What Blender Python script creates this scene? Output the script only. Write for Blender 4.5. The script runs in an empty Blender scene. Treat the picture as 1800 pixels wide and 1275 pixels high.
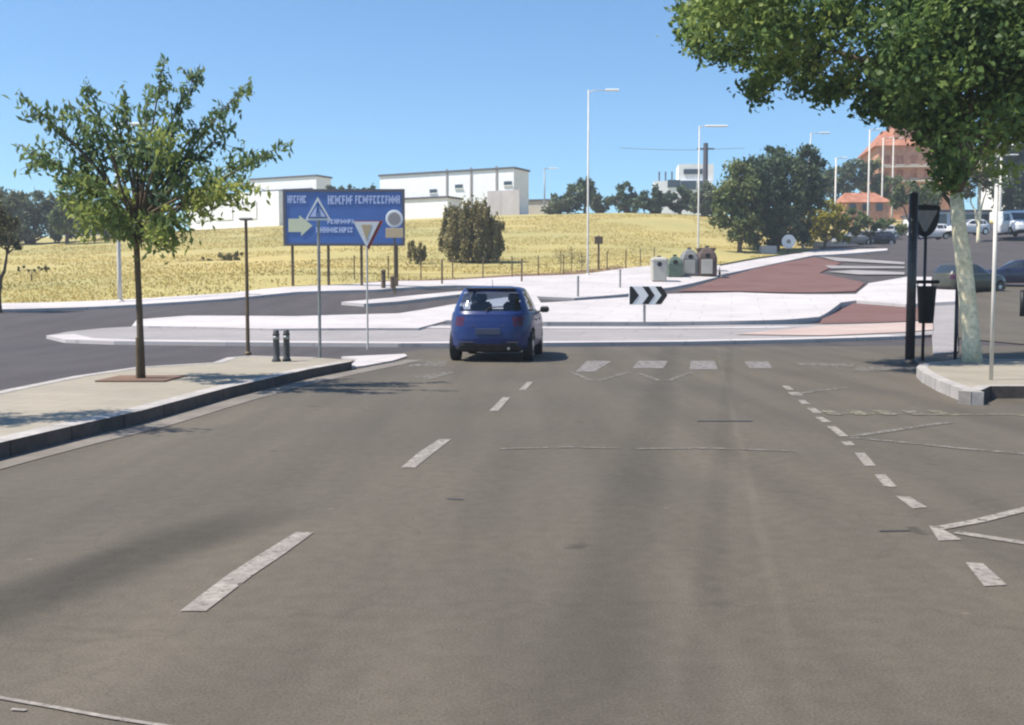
import bpy, math, random
import numpy as np
from mathutils import Vector, Matrix, noise
from mathutils.geometry import delaunay_2d_cdt

# ------------------------------------------------------------------ camera
S = bpy.context.scene
F, CX, CY, HOR, CAMH = 1900.0, 900.0, 637.5, 511.0, 1.45
PITCH = math.atan((CY - HOR) / F)
cam_d = bpy.data.cameras.new("camera")
cam_d.sensor_width = 36.0
cam_d.lens = 36.0 * F / 1800.0
cam_d.clip_start, cam_d.clip_end = 0.1, 6000.0
cam = bpy.data.objects.new("camera", cam_d)
S.collection.objects.link(cam)
cam.location = (0, 0, CAMH)
cam.rotation_euler = (math.pi / 2 - PITCH, 0, 0)
S.camera = cam

# ------------------------------------------------------------------ light
SUN_EL, SUN_AZ = math.radians(57), math.radians(-100)     # azimuth from +Y, positive to the right
w = bpy.data.worlds.new("World"); S.world = w; w.use_nodes = True
nt = w.node_tree; nt.nodes.clear()
sky = nt.nodes.new("ShaderNodeTexSky"); sky.sky_type = 'NISHITA'; sky.sun_disc = False
sky.sun_elevation = SUN_EL; sky.sun_rotation = SUN_AZ
sky.altitude = 300; sky.air_density = 1.0; sky.dust_density = 0.0; sky.ozone_density = 3.4
bg = nt.nodes.new("ShaderNodeBackground"); bg.inputs[1].default_value = 0.082
wo = nt.nodes.new("ShaderNodeOutputWorld")
tn = nt.nodes.new("ShaderNodeVectorMath"); tn.operation = 'MULTIPLY'; tn.inputs[1].default_value = (0.74, 1.0, 1.15)
nt.links.new(sky.outputs[0], tn.inputs[0]); nt.links.new(tn.outputs[0], bg.inputs[0]); nt.links.new(bg.outputs[0], wo.inputs[0])
sl = bpy.data.lights.new("sun", 'SUN'); sl.energy = 4.2; sl.angle = math.radians(0.5); sl.color = (1, 0.94, 0.86)
sun = bpy.data.objects.new("sun", sl); S.collection.objects.link(sun)
sd = Vector((math.sin(SUN_AZ) * math.cos(SUN_EL), math.cos(SUN_AZ) * math.cos(SUN_EL), math.sin(SUN_EL)))
sun.rotation_euler = sd.to_track_quat('Z', 'Y').to_euler(); sun.location = sd * 50
S.view_settings.view_transform = 'Standard'; S.view_settings.look = 'None'
S.view_settings.exposure = 0.84; S.view_settings.gamma = 1.0
S.cycles.filter_width = 2.2
R = random.Random(7)

# ------------------------------------------------------------------ pixel <-> world
cp, sp_ = math.cos(PITCH), math.sin(PITCH)
def ray(px, py):
    a = (px - CX) / F; b = -(py - CY) / F
    return Vector((a, cp + b * sp_, -sp_ + b * cp))
def PD(px, py, Y):
    r = ray(px, py); t = Y / r.y
    return Vector((r.x * t, Y, CAMH + r.z * t))
def PZ(px, py, z=0.0):
    r = ray(px, py); t = (z - CAMH) / r.z
    return Vector((r.x * t, r.y * t, z))

# ------------------------------------------------------------------ terrain height
CTRL = [(-300,552,42),(-300,545,46),(0,543,48),(210,537,50),(520,508,55),(740,498,60),(1033,487,68),(1180,483,68),(1430,438,95),(1560,434,112),(1600,412,128),
        (0,434,110),(-300,440,110),(320,414,118),(780,394,125),(1000,387,125),(1250,384,130),(500,497,56),(700,495,59),(830,463,78),(0,490,70),(350,470,74),
        (1050,430,95),(1250,420,105),
        (-300,590,33),(80,590,34),(240,556,40),(700,553,42),(1130,563,43),(1590,592,33),(700,523,50),(1180,515,56),(1430,515,58),(1520,500,62),(1590,487,66),
        (1430,558,45),(1590,568,41),(1270,487,68),(1430,447,90),(1680,508,54),(1790,509,58),(2100,520,52),(1760,412,100),(2100,425,90),(1700,430,90),(1800,402,112),(2100,560,38)]
pts = [PD(*c) for c in CTRL]
cx_ = [(p.x, p.y, p.z) for p in pts]
for X in (-25, -12, 0, 12, 25, 40): cx_.append((X, 29, 0.0))
for X in (-160, -80, 0, 80, 180):
    cx_.append((X, 200, 9.5 if X < 0 else 14.0)); cx_.append((X, 330, 9 if X < 0 else 16))
cx_ += [(-120, 60, 1.0), (-120, 110, 5.5), (130, 60, 2.0), (130, 110, 8.5), (-60,60,1.0), (60,110,8.0)]
A = np.array(cx_)
def tps(d): return np.where(d > 1e-9, d * d * np.log(d + 1e-12), 0.0)
n_ = len(A); K = tps(np.linalg.norm(A[:, None, :2] - A[None, :, :2], axis=2)) + np.eye(n_) * 6.0
P1 = np.hstack([np.ones((n_, 1)), A[:, :2]])
M_ = np.block([[K, P1], [P1.T, np.zeros((3, 3))]])
sol = np.linalg.solve(M_, np.concatenate([A[:, 2], np.zeros(3)]))
WW, CC = sol[:n_], sol[n_:]
def TA(x, y):
    x = np.asarray(x, float); y = np.asarray(y, float)
    xc = np.clip(x, -160, 180); yc = np.clip(y, 20, 330)
    d = np.sqrt((xc[..., None] - A[:, 0]) ** 2 + (yc[..., None] - A[:, 1]) ** 2)
    z = tps(d) @ WW + CC[0] + CC[1] * xc + CC[2] * yc
    t = np.clip((yc - 28) / 7, 0, 1); t = t * t * (3 - 2 * t)
    return z * t
def T(x, y): return float(TA(x, y))
def G(px, py, off=0.0):
    """point where the line of sight through a pixel meets the ground"""
    r = ray(px, py); t = np.concatenate([np.linspace(2, 60, 1200), np.linspace(60.1, 260, 1500)])
    x = r.x * t; y = r.y * t; z = CAMH + r.z * t
    g = TA(x, y) + off
    b = np.where(z < g)[0]
    if len(b) == 0: i = len(t) - 1
    else: i = b[0]
    if i == 0: tt = t[0]
    else:
        a0 = z[i-1] - g[i-1]; a1 = z[i] - g[i]; tt = t[i-1] + (t[i] - t[i-1]) * (a0 / (a0 - a1)) if a0 != a1 else t[i]
    return Vector((r.x * tt, r.y * tt, float(TA(r.x * tt, r.y * tt)) + off))

# ------------------------------------------------------------------ materials
def mat(name, col, rough=0.8, var=None, scale=3.0, metal=0.0, spec=0.3, var2=None, scale2=40.0, bump=0.0, trans=None, emit=None, coat=0.0):
    m = bpy.data.materials.new(name); m.use_nodes = True
    N, L = m.node_tree.nodes, m.node_tree.links
    b = N["Principled BSDF"]
    b.inputs["Roughness"].default_value = rough; b.inputs["Metallic"].default_value = metal
    b.inputs["Specular IOR Level"].default_value = spec; b.inputs["Coat Weight"].default_value = coat
    geo = N.new("ShaderNodeNewGeometry"); src = geo.outputs["Position"]
    def noise_tex(sc, det=4):
        t = N.new("ShaderNodeTexNoise"); t.inputs["Scale"].default_value = sc; t.inputs["Detail"].default_value = det
        L.new(src, t.inputs["Vector"]); return t
    out = None
    c0 = N.new("ShaderNodeRGB"); c0.outputs[0].default_value = (*col, 1); out = c0.outputs[0]
    for v, s in ((var, scale), (var2, scale2)):
        if v is None: continue
        t = noise_tex(s)
        mr = N.new("ShaderNodeMapRange"); mr.inputs[1].default_value = 0.35; mr.inputs[2].default_value = 0.65
        L.new(t.outputs[0], mr.inputs[0])
        mx = N.new("ShaderNodeMixRGB"); mx.inputs[2].default_value = (*v, 1)
        L.new(mr.outputs[0], mx.inputs[0]); L.new(out, mx.inputs[1])
        if v is var2:
            mm = N.new("ShaderNodeMath"); mm.operation = 'MULTIPLY'; mm.inputs[1].default_value = 0.5
            L.new(mr.outputs[0], mm.inputs[0]); L.new(mm.outputs[0], mx.inputs[0])
        out = mx.outputs[0]
    L.new(out, b.inputs["Base Color"])
    if bump:
        t = noise_tex(scale2, 5); bp = N.new("ShaderNodeBump"); bp.inputs["Strength"].default_value = bump; bp.inputs["Distance"].default_value = 0.02
        L.new(t.outputs[0], bp.inputs["Height"]); L.new(bp.outputs[0], b.inputs["Normal"])
    m["out"] = 1
    return m
def joints(m, sx=1.2, sy=1.2, k=.80, rot=.3, w=.012):
    N, L = m.node_tree.nodes, m.node_tree.links; b = N["Principled BSDF"]; cur = b.inputs["Base Color"].links[0].from_socket
    g = N.new("ShaderNodeNewGeometry"); mp = N.new("ShaderNodeMapping"); mp.inputs["Rotation"].default_value = (0, 0, rot); L.new(g.outputs["Position"], mp.inputs[0])
    br = N.new("ShaderNodeTexBrick"); br.inputs["Scale"].default_value = 1; br.inputs["Brick Width"].default_value = sx; br.inputs["Row Height"].default_value = sy; br.inputs["Mortar Size"].default_value = w
    br.inputs["Color1"].default_value = (1,1,1,1); br.inputs["Color2"].default_value = (.93,.93,.93,1); br.inputs["Mortar"].default_value = (k,k,k,1); L.new(mp.outputs[0], br.inputs[0])
    mx = N.new("ShaderNodeMixRGB"); mx.blend_type = 'MULTIPLY'; mx.inputs[0].default_value = 1; L.new(cur, mx.inputs[1]); L.new(br.outputs[0], mx.inputs[2]); L.new(mx.outputs[0], b.inputs["Base Color"])
def run_joints(m, k=.55):
    N, L = m.node_tree.nodes, m.node_tree.links; b = N["Principled BSDF"]; cur = b.inputs["Base Color"].links[0].from_socket
    a = N.new("ShaderNodeAttribute"); a.attribute_name = 'run'; f = N.new("ShaderNodeMath"); f.operation = 'FRACT'; L.new(a.outputs["Fac"], f.inputs[0])
    q = N.new("ShaderNodeMath"); q.operation = 'LESS_THAN'; q.inputs[1].default_value = .03; L.new(f.outputs[0], q.inputs[0])
    mx = N.new("ShaderNodeMixRGB"); mx.blend_type = 'MULTIPLY'; mx.inputs[2].default_value = (k,k,k,1); L.new(q.outputs[0], mx.inputs[0]); L.new(cur, mx.inputs[1]); L.new(mx.outputs[0], b.inputs["Base Color"])
def leafmat(name, c1, c2, c3, transl=0.35):
    m = bpy.data.materials.new(name); m.use_nodes = True
    N, L = m.node_tree.nodes, m.node_tree.links
    b = N["Principled BSDF"]; b.inputs["Roughness"].default_value = 0.5; b.inputs["Specular IOR Level"].default_value = 0.25
    at = N.new("ShaderNodeAttribute"); at.attribute_name = "tint"
    rp = N.new("ShaderNodeValToRGB"); e = rp.color_ramp.elements
    e[0].color = (*c1, 1); e[1].color = (*c3, 1); x = e.new(0.5); x.color = (*c2, 1)
    L.new(at.outputs["Fac"], rp.inputs[0]); L.new(rp.outputs[0], b.inputs["Base Color"])
    tr = N.new("ShaderNodeBsdfTranslucent"); L.new(rp.outputs[0], tr.inputs[0])
    mx = N.new("ShaderNodeMixShader"); mx.inputs[0].default_value = transl
    o = N["Material Output"]
    L.new(b.outputs[0], mx.inputs[1]); L.new(tr.outputs[0], mx.inputs[2]); L.new(mx.outputs[0], o.inputs[0])
    return m
def asphalt(name, col, col2, bands=()):
    m = mat(name, col, rough=0.85, var=col2, scale=0.35, var2=tuple(c * 0.72 for c in col), scale2=9, bump=0.25, spec=0.25)
    N, L = m.node_tree.nodes, m.node_tree.links; b = N["Principled BSDF"]
    cur = b.inputs["Base Color"].links[0].from_socket
    geo = N.new("ShaderNodeNewGeometry")
    # fine aggregate and sparse specks
    def mul(fac_socket, lo, hi, cur):
        mr = N.new("ShaderNodeMapRange"); mr.inputs[3].default_value = lo; mr.inputs[4].default_value = hi
        mr.inputs[1].default_value = 0.3; mr.inputs[2].default_value = 0.7
        L.new(fac_socket, mr.inputs[0])
        v = N.new("ShaderNodeVectorMath"); v.operation = 'SCALE'; L.new(cur, v.inputs[0]); L.new(mr.outputs[0], v.inputs["Scale"]); return v.outputs[0]
    t = N.new("ShaderNodeTexNoise"); t.inputs["Scale"].default_value = 90; t.inputs["Detail"].default_value = 3; L.new(geo.outputs["Position"], t.inputs["Vector"])
    cur = mul(t.outputs[0], 0.74, 1.26, cur)
    mp = N.new("ShaderNodeMapping"); mp.inputs["Rotation"].default_value = (0, 0, math.radians(8.9)); mp.inputs["Scale"].default_value = (1.5, 0.12, 1)
    L.new(geo.outputs["Position"], mp.inputs[0])
    t = N.new("ShaderNodeTexNoise"); t.inputs["Scale"].default_value = 1.0; t.inputs["Detail"].default_value = 4; L.new(mp.outputs[0], t.inputs["Vector"])
    cur = mul(t.outputs[0], 0.86, 1.14, cur)
    vc = N.new("ShaderNodeTexVoronoi"); vc.feature = 'DISTANCE_TO_EDGE'; vc.inputs["Scale"].default_value = 0.32; vc.inputs["Randomness"].default_value = 1
    wn = N.new("ShaderNodeTexNoise"); wn.inputs["Scale"].default_value = 1.6; wn.inputs["Detail"].default_value = 5; L.new(geo.outputs["Position"], wn.inputs["Vector"])
    wa = N.new("ShaderNodeVectorMath"); wa.operation = 'MULTIPLY_ADD'; wa.inputs[1].default_value = (.9, .9, 0); L.new(wn.outputs["Color"], wa.inputs[0]); L.new(geo.outputs["Position"], wa.inputs[2]); L.new(wa.outputs[0], vc.inputs["Vector"])
    mr = N.new("ShaderNodeMapRange"); mr.inputs[1].default_value = 0.0; mr.inputs[2].default_value = 0.005; mr.inputs[3].default_value = 0.89; mr.inputs[4].default_value = 1.0
    L.new(vc.outputs["Distance"], mr.inputs[0])
    v = N.new("ShaderNodeVectorMath"); v.operation = 'SCALE'; L.new(cur, v.inputs[0]); L.new(mr.outputs[0], v.inputs["Scale"]); cur = v.outputs[0]
    vo = N.new("ShaderNodeTexVoronoi"); vo.inputs["Scale"].default_value = 1.3; L.new(geo.outputs["Position"], vo.inputs["Vector"])
    mr = N.new("ShaderNodeMapRange"); mr.inputs[1].default_value = 0.015; mr.inputs[2].default_value = 0.035; mr.inputs[3].default_value = 1.5; mr.inputs[4].default_value = 1.0
    L.new(vo.outputs["Distance"], mr.inputs[0])
    v = N.new("ShaderNodeVectorMath"); v.operation = 'SCALE'; L.new(cur, v.inputs[0]); L.new(mr.outputs[0], v.inputs["Scale"]); cur = v.outputs[0]
    vo = N.new("ShaderNodeTexVoronoi"); vo.inputs["Scale"].default_value = .9; L.new(wa.outputs[0], vo.inputs["Vector"])
    mr = N.new("ShaderNodeMapRange"); mr.inputs[1].default_value = 0.03; mr.inputs[2].default_value = 0.06; mr.inputs[3].default_value = .62; mr.inputs[4].default_value = 1.0
    L.new(vo.outputs["Distance"], mr.inputs[0])
    v = N.new("ShaderNodeVectorMath"); v.operation = 'SCALE'; L.new(cur, v.inputs[0]); L.new(mr.outputs[0], v.inputs["Scale"]); cur = v.outputs[0]
    for (p, q, wd, s) in bands:        # long worn or oily streaks, each a line on the ground
        p = PZ(*p); q = PZ(*q); d = (q - p).normalized(); nrm = Vector((-d.y, d.x, 0)); c = nrm.dot(p)
        dp = N.new("ShaderNodeVectorMath"); dp.operation = 'DOT_PRODUCT'; dp.inputs[1].default_value = nrm; L.new(geo.outputs["Position"], dp.inputs[0])
        sb = N.new("ShaderNodeMath"); sb.operation = 'SUBTRACT'; sb.inputs[1].default_value = c; L.new(dp.outputs["Value"], sb.inputs[0])
        wb = N.new("ShaderNodeTexNoise"); wb.inputs["Scale"].default_value = 0.8; L.new(geo.outputs["Position"], wb.inputs["Vector"])
        w2 = N.new("ShaderNodeMath"); w2.operation = 'MULTIPLY_ADD'; w2.inputs[1].default_value = wd * 0.8; w2.inputs[2].default_value = -wd * 0.4; L.new(wb.outputs[0], w2.inputs[0])
        ad = N.new("ShaderNodeMath"); ad.operation = 'ADD'; L.new(sb.outputs[0], ad.inputs[0]); L.new(w2.outputs[0], ad.inputs[1])
        ab = N.new("ShaderNodeMath"); ab.operation = 'ABSOLUTE'; L.new(ad.outputs[0], ab.inputs[0])
        m1 = N.new("ShaderNodeMapRange"); m1.interpolation_type = 'SMOOTHSTEP'; m1.inputs[1].default_value = wd * 0.2; m1.inputs[2].default_value = wd; m1.inputs[3].default_value = 1; m1.inputs[4].default_value = 0
        L.new(ab.outputs[0], m1.inputs[0])
        dl = N.new("ShaderNodeVectorMath"); dl.operation = 'DOT_PRODUCT'; dl.inputs[1].default_value = d; L.new(geo.outputs["Position"], dl.inputs[0])
        ln = (q - p).length; c0 = d.dot(p) + ln
        m2 = N.new("ShaderNodeMapRange"); m2.interpolation_type = 'SMOOTHSTEP'; m2.inputs[1].default_value = c0 - ln * 0.3; m2.inputs[2].default_value = c0 + ln * 0.5; m2.inputs[3].default_value = 1; m2.inputs[4].default_value = 0
        L.new(dl.outputs["Value"], m2.inputs[0])
        pr = N.new("ShaderNodeMath"); pr.operation = 'MULTIPLY'; L.new(m1.outputs[0], pr.inputs[0]); L.new(m2.outputs[0], pr.inputs[1])
        fi = N.new("ShaderNodeMath"); fi.operation = 'MULTIPLY_ADD'; fi.inputs[1].default_value = s - 1; fi.inputs[2].default_value = 1; L.new(pr.outputs[0], fi.inputs[0])
        v = N.new("ShaderNodeVectorMath"); v.operation = 'SCALE'; L.new(cur, v.inputs[0]); L.new(fi.outputs[0], v.inputs["Scale"]); cur = v.outputs[0]
    L.new(cur, b.inputs["Base Color"])
    return m
M = {}
M['road'] = asphalt('road_asphalt', (.118, .100, .074), (.102, .087, .068),
    bands=[((0,1062),(430,915),0.42,0.58), ((0,865),(400,728),0.45,1.16), ((0,1240),(300,1110),0.5,1.08), ((1085,980),(1010,1275),0.34,0.80), ((1250,990),(1225,1270),0.12,0.88), ((1310,820),(1400,1200),0.05,1.10), ((480,1275),(1000,700),0.35,0.94)])
M['road2'] = asphalt('ring_asphalt', (.072, .062, .061), (.082, .071, .068))
M['red'] = mat('red_asphalt', (.155, .072, .060), 0.9, var=(.18, .10, .085), scale=0.5, var2=(.12, .07, .06), scale2=8)
M['plaza'] = mat('white_concrete', (.57, .52, .50), 0.85, var=(.47, .43, .41), scale=0.4, var2=(.45, .42, .40), scale2=5)
M['apron'] = mat('grey_concrete', (.34, .31, .30), 0.85, var=(.28, .26, .25), scale=0.5, var2=(.25, .23, .22), scale2=6)
M['sidewalk'] = mat('sidewalk_concrete', (.35, .305, .235), 0.85, var=(.28, .25, .19), scale=0.8, var2=(.30, .26, .20), scale2=7, bump=0.2)
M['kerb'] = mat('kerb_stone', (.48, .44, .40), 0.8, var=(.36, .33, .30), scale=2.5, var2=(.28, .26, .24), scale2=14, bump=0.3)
M['kerb_face_shade'] = mat('shade_painted_kerb_face', (.13, .10, .085), 0.85, var=(.085, .068, .058), scale=3, var2=(.06, .05, .045), scale2=14, bump=0.3)  # shade of the unlit kerb faces, painted in as a darker brown stone colour
M['gutter'] = mat('gutter_concrete', (.235, .205, .175), 0.85, var=(.165, .145, .12), scale=1.2, var2=(.14, .12, .10), scale2=9)
M['paint'] = mat('worn_road_paint', (.36, .32, .27), 0.7, var=(.25, .22, .19), scale=6, var2=(.15, .13, .11), scale2=24)
M['paint_zebra'] = mat('zebra_paint', (.25, .22, .205), 0.75, var=(.20, .18, .165), scale=3, var2=(.15, .135, .12), scale2=14)
M['paint_faint'] = mat('faded_road_paint', (.22, .20, .17), 0.8, var=(.155, .138, .115), scale=5, var2=(.13, .115, .095), scale2=18)
M['paint_yellow'] = mat('faded_yellow_paint', (.26, .235, .16), 0.8, var=(.17, .15, .115), scale=4, var2=(.13, .115, .09), scale2=18)
M['field'] = mat('dry_field', (.46, .36, .125), 0.95, var=(.33, .30, .11), scale=0.06, var2=(.34, .28, .12), scale2=0.5, bump=0.3)
M['grass'] = leafmat('dry_grass', (.33, .265, .085), (.47, .36, .115), (.60, .47, .17), 0.35)
M['metal_dark'] = mat('dark_painted_metal', (.035, .030, .030), 0.45, var=(.05, .045, .045), scale=4, spec=0.5)
M['metal_brown'] = mat('brown_steel', (.16, .11, .06), 0.6, var=(.11, .08, .05), scale=5)
M['pole_light'] = mat('pale_lamp_metal', (.62, .58, .50), 0.45, var=(.52, .49, .43), scale=2, spec=0.5)
M['pole_grey'] = mat('galvanised_steel', (.30, .30, .29), 0.45, var=(.22, .22, .21), scale=8, spec=0.5, metal=0.3)
M['white'] = mat('white_paint', (.80, .79, .77), 0.5, var=(.70, .69, .67), scale=1.5)
M['wall_white'] = mat('white_render', (.90, .90, .90), 0.8, var=(.83, .83, .83), scale=0.15, var2=(.76, .75, .74), scale2=1.2)
M['wall_cream'] = mat('cream_render', (.62, .58, .50), 0.85, var=(.54, .50, .43), scale=0.15, var2=(.46, .42, .36), scale2=1.0)
M['wall_terra'] = mat('terracotta_render', (.62, .33, .21), 0.85, var=(.54, .28, .18), scale=0.3, var2=(.36, .15, .09), scale2=2)
M['roof_terra'] = mat('clay_roof_tiles', (.50, .24, .15), 0.85, var=(.32, .12, .07), scale=1.2, var2=(.24, .09, .05), scale2=6)
M['roof_dark'] = mat('dark_metal_trim', (.10, .10, .12), 0.6)
M['glass_dark'] = mat('dark_glass', (.03, .04, .05), 0.08, spec=0.8)
def glass(name, tint, t):
    m = bpy.data.materials.new(name); m.use_nodes = True; N, L = m.node_tree.nodes, m.node_tree.links; N.remove(N["Principled BSDF"])
    tr = N.new("ShaderNodeBsdfTransparent"); tr.inputs[0].default_value = (*tint, 1); gl = N.new("ShaderNodeBsdfGlossy"); gl.inputs["Roughness"].default_value = .03
    fr = N.new("ShaderNodeLayerWeight"); ad = N.new("ShaderNodeMath"); ad.operation = 'MULTIPLY_ADD'; ad.inputs[1].default_value = .25; ad.inputs[2].default_value = t; L.new(fr.outputs['Facing'], ad.inputs[0])
    mx = N.new("ShaderNodeMixShader"); L.new(ad.outputs[0], mx.inputs[0]); L.new(tr.outputs[0], mx.inputs[1]); L.new(gl.outputs[0], mx.inputs[2]); L.new(mx.outputs[0], N["Material Output"].inputs[0]); return m
M['car_glass'] = glass('tinted_car_glass', (.74, .80, .88), .03)
M['sign_blue'] = mat('sign_blue', (.045, .125, .36), 0.4, var=(.055, .14, .40), scale=1.5, spec=0.5)
M['sign_pale'] = mat('sign_pale_blue', (.50, .58, .80), 0.5)
M['sign_white'] = mat('sign_white', (.74, .75, .74), 0.45)
M['sign_red'] = mat('sign_red', (.34, .06, .045), 0.45)
M['sign_cream'] = mat('sign_cream', (.60, .62, .42), 0.5)
M['sign_tan'] = mat('sign_tan', (.55, .42, .25), 0.5)
M['black'] = mat('black_paint', (.012, .012, .013), 0.5)
M['grey_panel'] = mat('grey_sign_back', (.24, .22, .22), 0.4, var=(.19, .175, .175), scale=6, metal=0.2)
M['bark'] = mat('brown_bark', (.12, .085, .055), 0.9, var=(.08, .055, .035), scale=10, var2=(.18, .14, .10), scale2=40, bump=0.5)
M['bark_white'] = mat('whitewashed_bark', (.95, .84, .58), 0.85, var=(.84, .73, .48), scale=4, var2=(.36, .31, .21), scale2=14, bump=0.6)
M['carblue'] = mat('blue_car_paint', (.012, .028, .115), 0.34, var=(.013, .031, .125), scale=2, spec=0.3, coat=0.15)
M['tyre'] = mat('tyre_rubber', (.018, .018, .018), 0.85, var=(.03, .03, .03), scale=20)
M['rim'] = mat('alloy_rim', (.55, .55, .56), 0.3, metal=0.8)
M['plastic'] = mat('black_plastic', (.02, .02, .021), 0.55, var=(.03, .03, .03), scale=9)
M['lamp_red'] = mat('red_lamp_lens', (.06, .012, .035), 0.2, spec=0.6)
M['lamp_clear'] = mat('clear_lamp_lens', (.55, .56, .58), 0.15, spec=0.7)
M['plate'] = mat('licence_plate_white', (.05, .06, .10), 0.4)
M['car_white'] = mat('white_car_paint', (.75, .74, .73), 0.3, var=(.70, .69, .68), scale=2, coat=0.5)
M['car_silver'] = mat('silver_car_paint', (.42, .42, .43), 0.3, var=(.38, .38, .39), scale=2, metal=0.3, coat=0.5)
M['car_black'] = mat('black_car_paint', (.012, .012, .016), 0.25, var=(.018, .018, .022), scale=2, coat=0.6)
M['car_navy'] = mat('navy_car_paint', (.012, .016, .045), 0.25, var=(.016, .020, .05), scale=2, coat=0.6)
M['car_olive'] = mat('olive_car_paint', (.05, .05, .035), 0.35, var=(.065, .065, .045), scale=2, coat=0.4)
M['bin_green'] = mat('green_container', (.10, .14, .10), 0.5, var=(.08, .11, .08), scale=3)
M['bin_grey'] = mat('grey_container', (.20, .20, .19), 0.5, var=(.15, .15, .14), scale=3)
M['bin_brown'] = mat('brown_container', (.11, .075, .06), 0.5, var=(.08, .055, .045), scale=3)
M['bin_pale'] = mat('pale_container', (.42, .40, .33), 0.5, var=(.45, .43, .38), scale=3)
M['bollard'] = mat('bollard_grey', (.055, .055, .055), 0.5, var=(.08, .08, .08), scale=12)
M['rust'] = mat('dry_soil', (.20, .12, .08), 0.95, var=(.14, .09, .06), scale=3)
M['leaf_young'] = leafmat('young_leaf', (.085, .15, .095), (.19, .26, .085), (.42, .45, .11), 0.5)
M['leaf_big'] = leafmat('broad_leaf', (.050, .10, .036), (.16, .24, .060), (.36, .43, .12), 0.45)
M['leaf_dark'] = leafmat('dark_leaf', (.050, .085, .050), (.090, .130, .066), (.15, .185, .09), 0.3)
M['leaf_olive'] = leafmat('olive_leaf', (.11, .105, .045), (.18, .165, .065), (.27, .24, .10), 0.25)
M['leaf_khaki'] = leafmat('khaki_leaf', (.17, .15, .065), (.27, .235, .10), (.37, .32, .15), 0.4)
M['leaf_grey'] = leafmat('grey_green_leaf', (.085, .11, .065), (.14, .165, .095), (.21, .235, .14), 0.25)
M['leaf_yellow'] = leafmat('yellow_leaf', (.22, .21, .03), (.38, .34, .04), (.52, .45, .07), 0.45)
M['leaf_mid'] = leafmat('mid_leaf', (.075, .11, .045), (.14, .18, .065), (.24, .26, .10), 0.3)

def worn(m, thr, sc):
    """paint rubbed away in patches: the asphalt below shows through"""
    N, L = m.node_tree.nodes, m.node_tree.links; g = N.new("ShaderNodeNewGeometry"); t = N.new("ShaderNodeTexNoise"); t.inputs["Scale"].default_value = sc; t.inputs["Detail"].default_value = 8; t.inputs["Roughness"].default_value = .75
    L.new(g.outputs["Position"], t.inputs["Vector"]); q = N.new("ShaderNodeMapRange"); q.inputs[1].default_value = thr-.05; q.inputs[2].default_value = thr+.05; q.inputs[3].default_value = 1; q.inputs[4].default_value = 0
    L.new(t.outputs[0], q.inputs[0]); L.new(q.outputs[0], N["Principled BSDF"].inputs["Alpha"])
worn(M['paint'], .60, 14); worn(M['paint_zebra'], .57, 9); worn(M['paint_faint'], .53, 9); worn(M['paint_yellow'], .53, 9)
joints(M['sidewalk'], .6, .4, .82, .15, .012); joints(M['plaza'], 2.4, 1.6, .80, .2, .03); joints(M['apron'], 3.0, 2.0, .82, .2, .03)
run_joints(M['kerb']); run_joints(M['kerb_face_shade'], .5)
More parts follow.
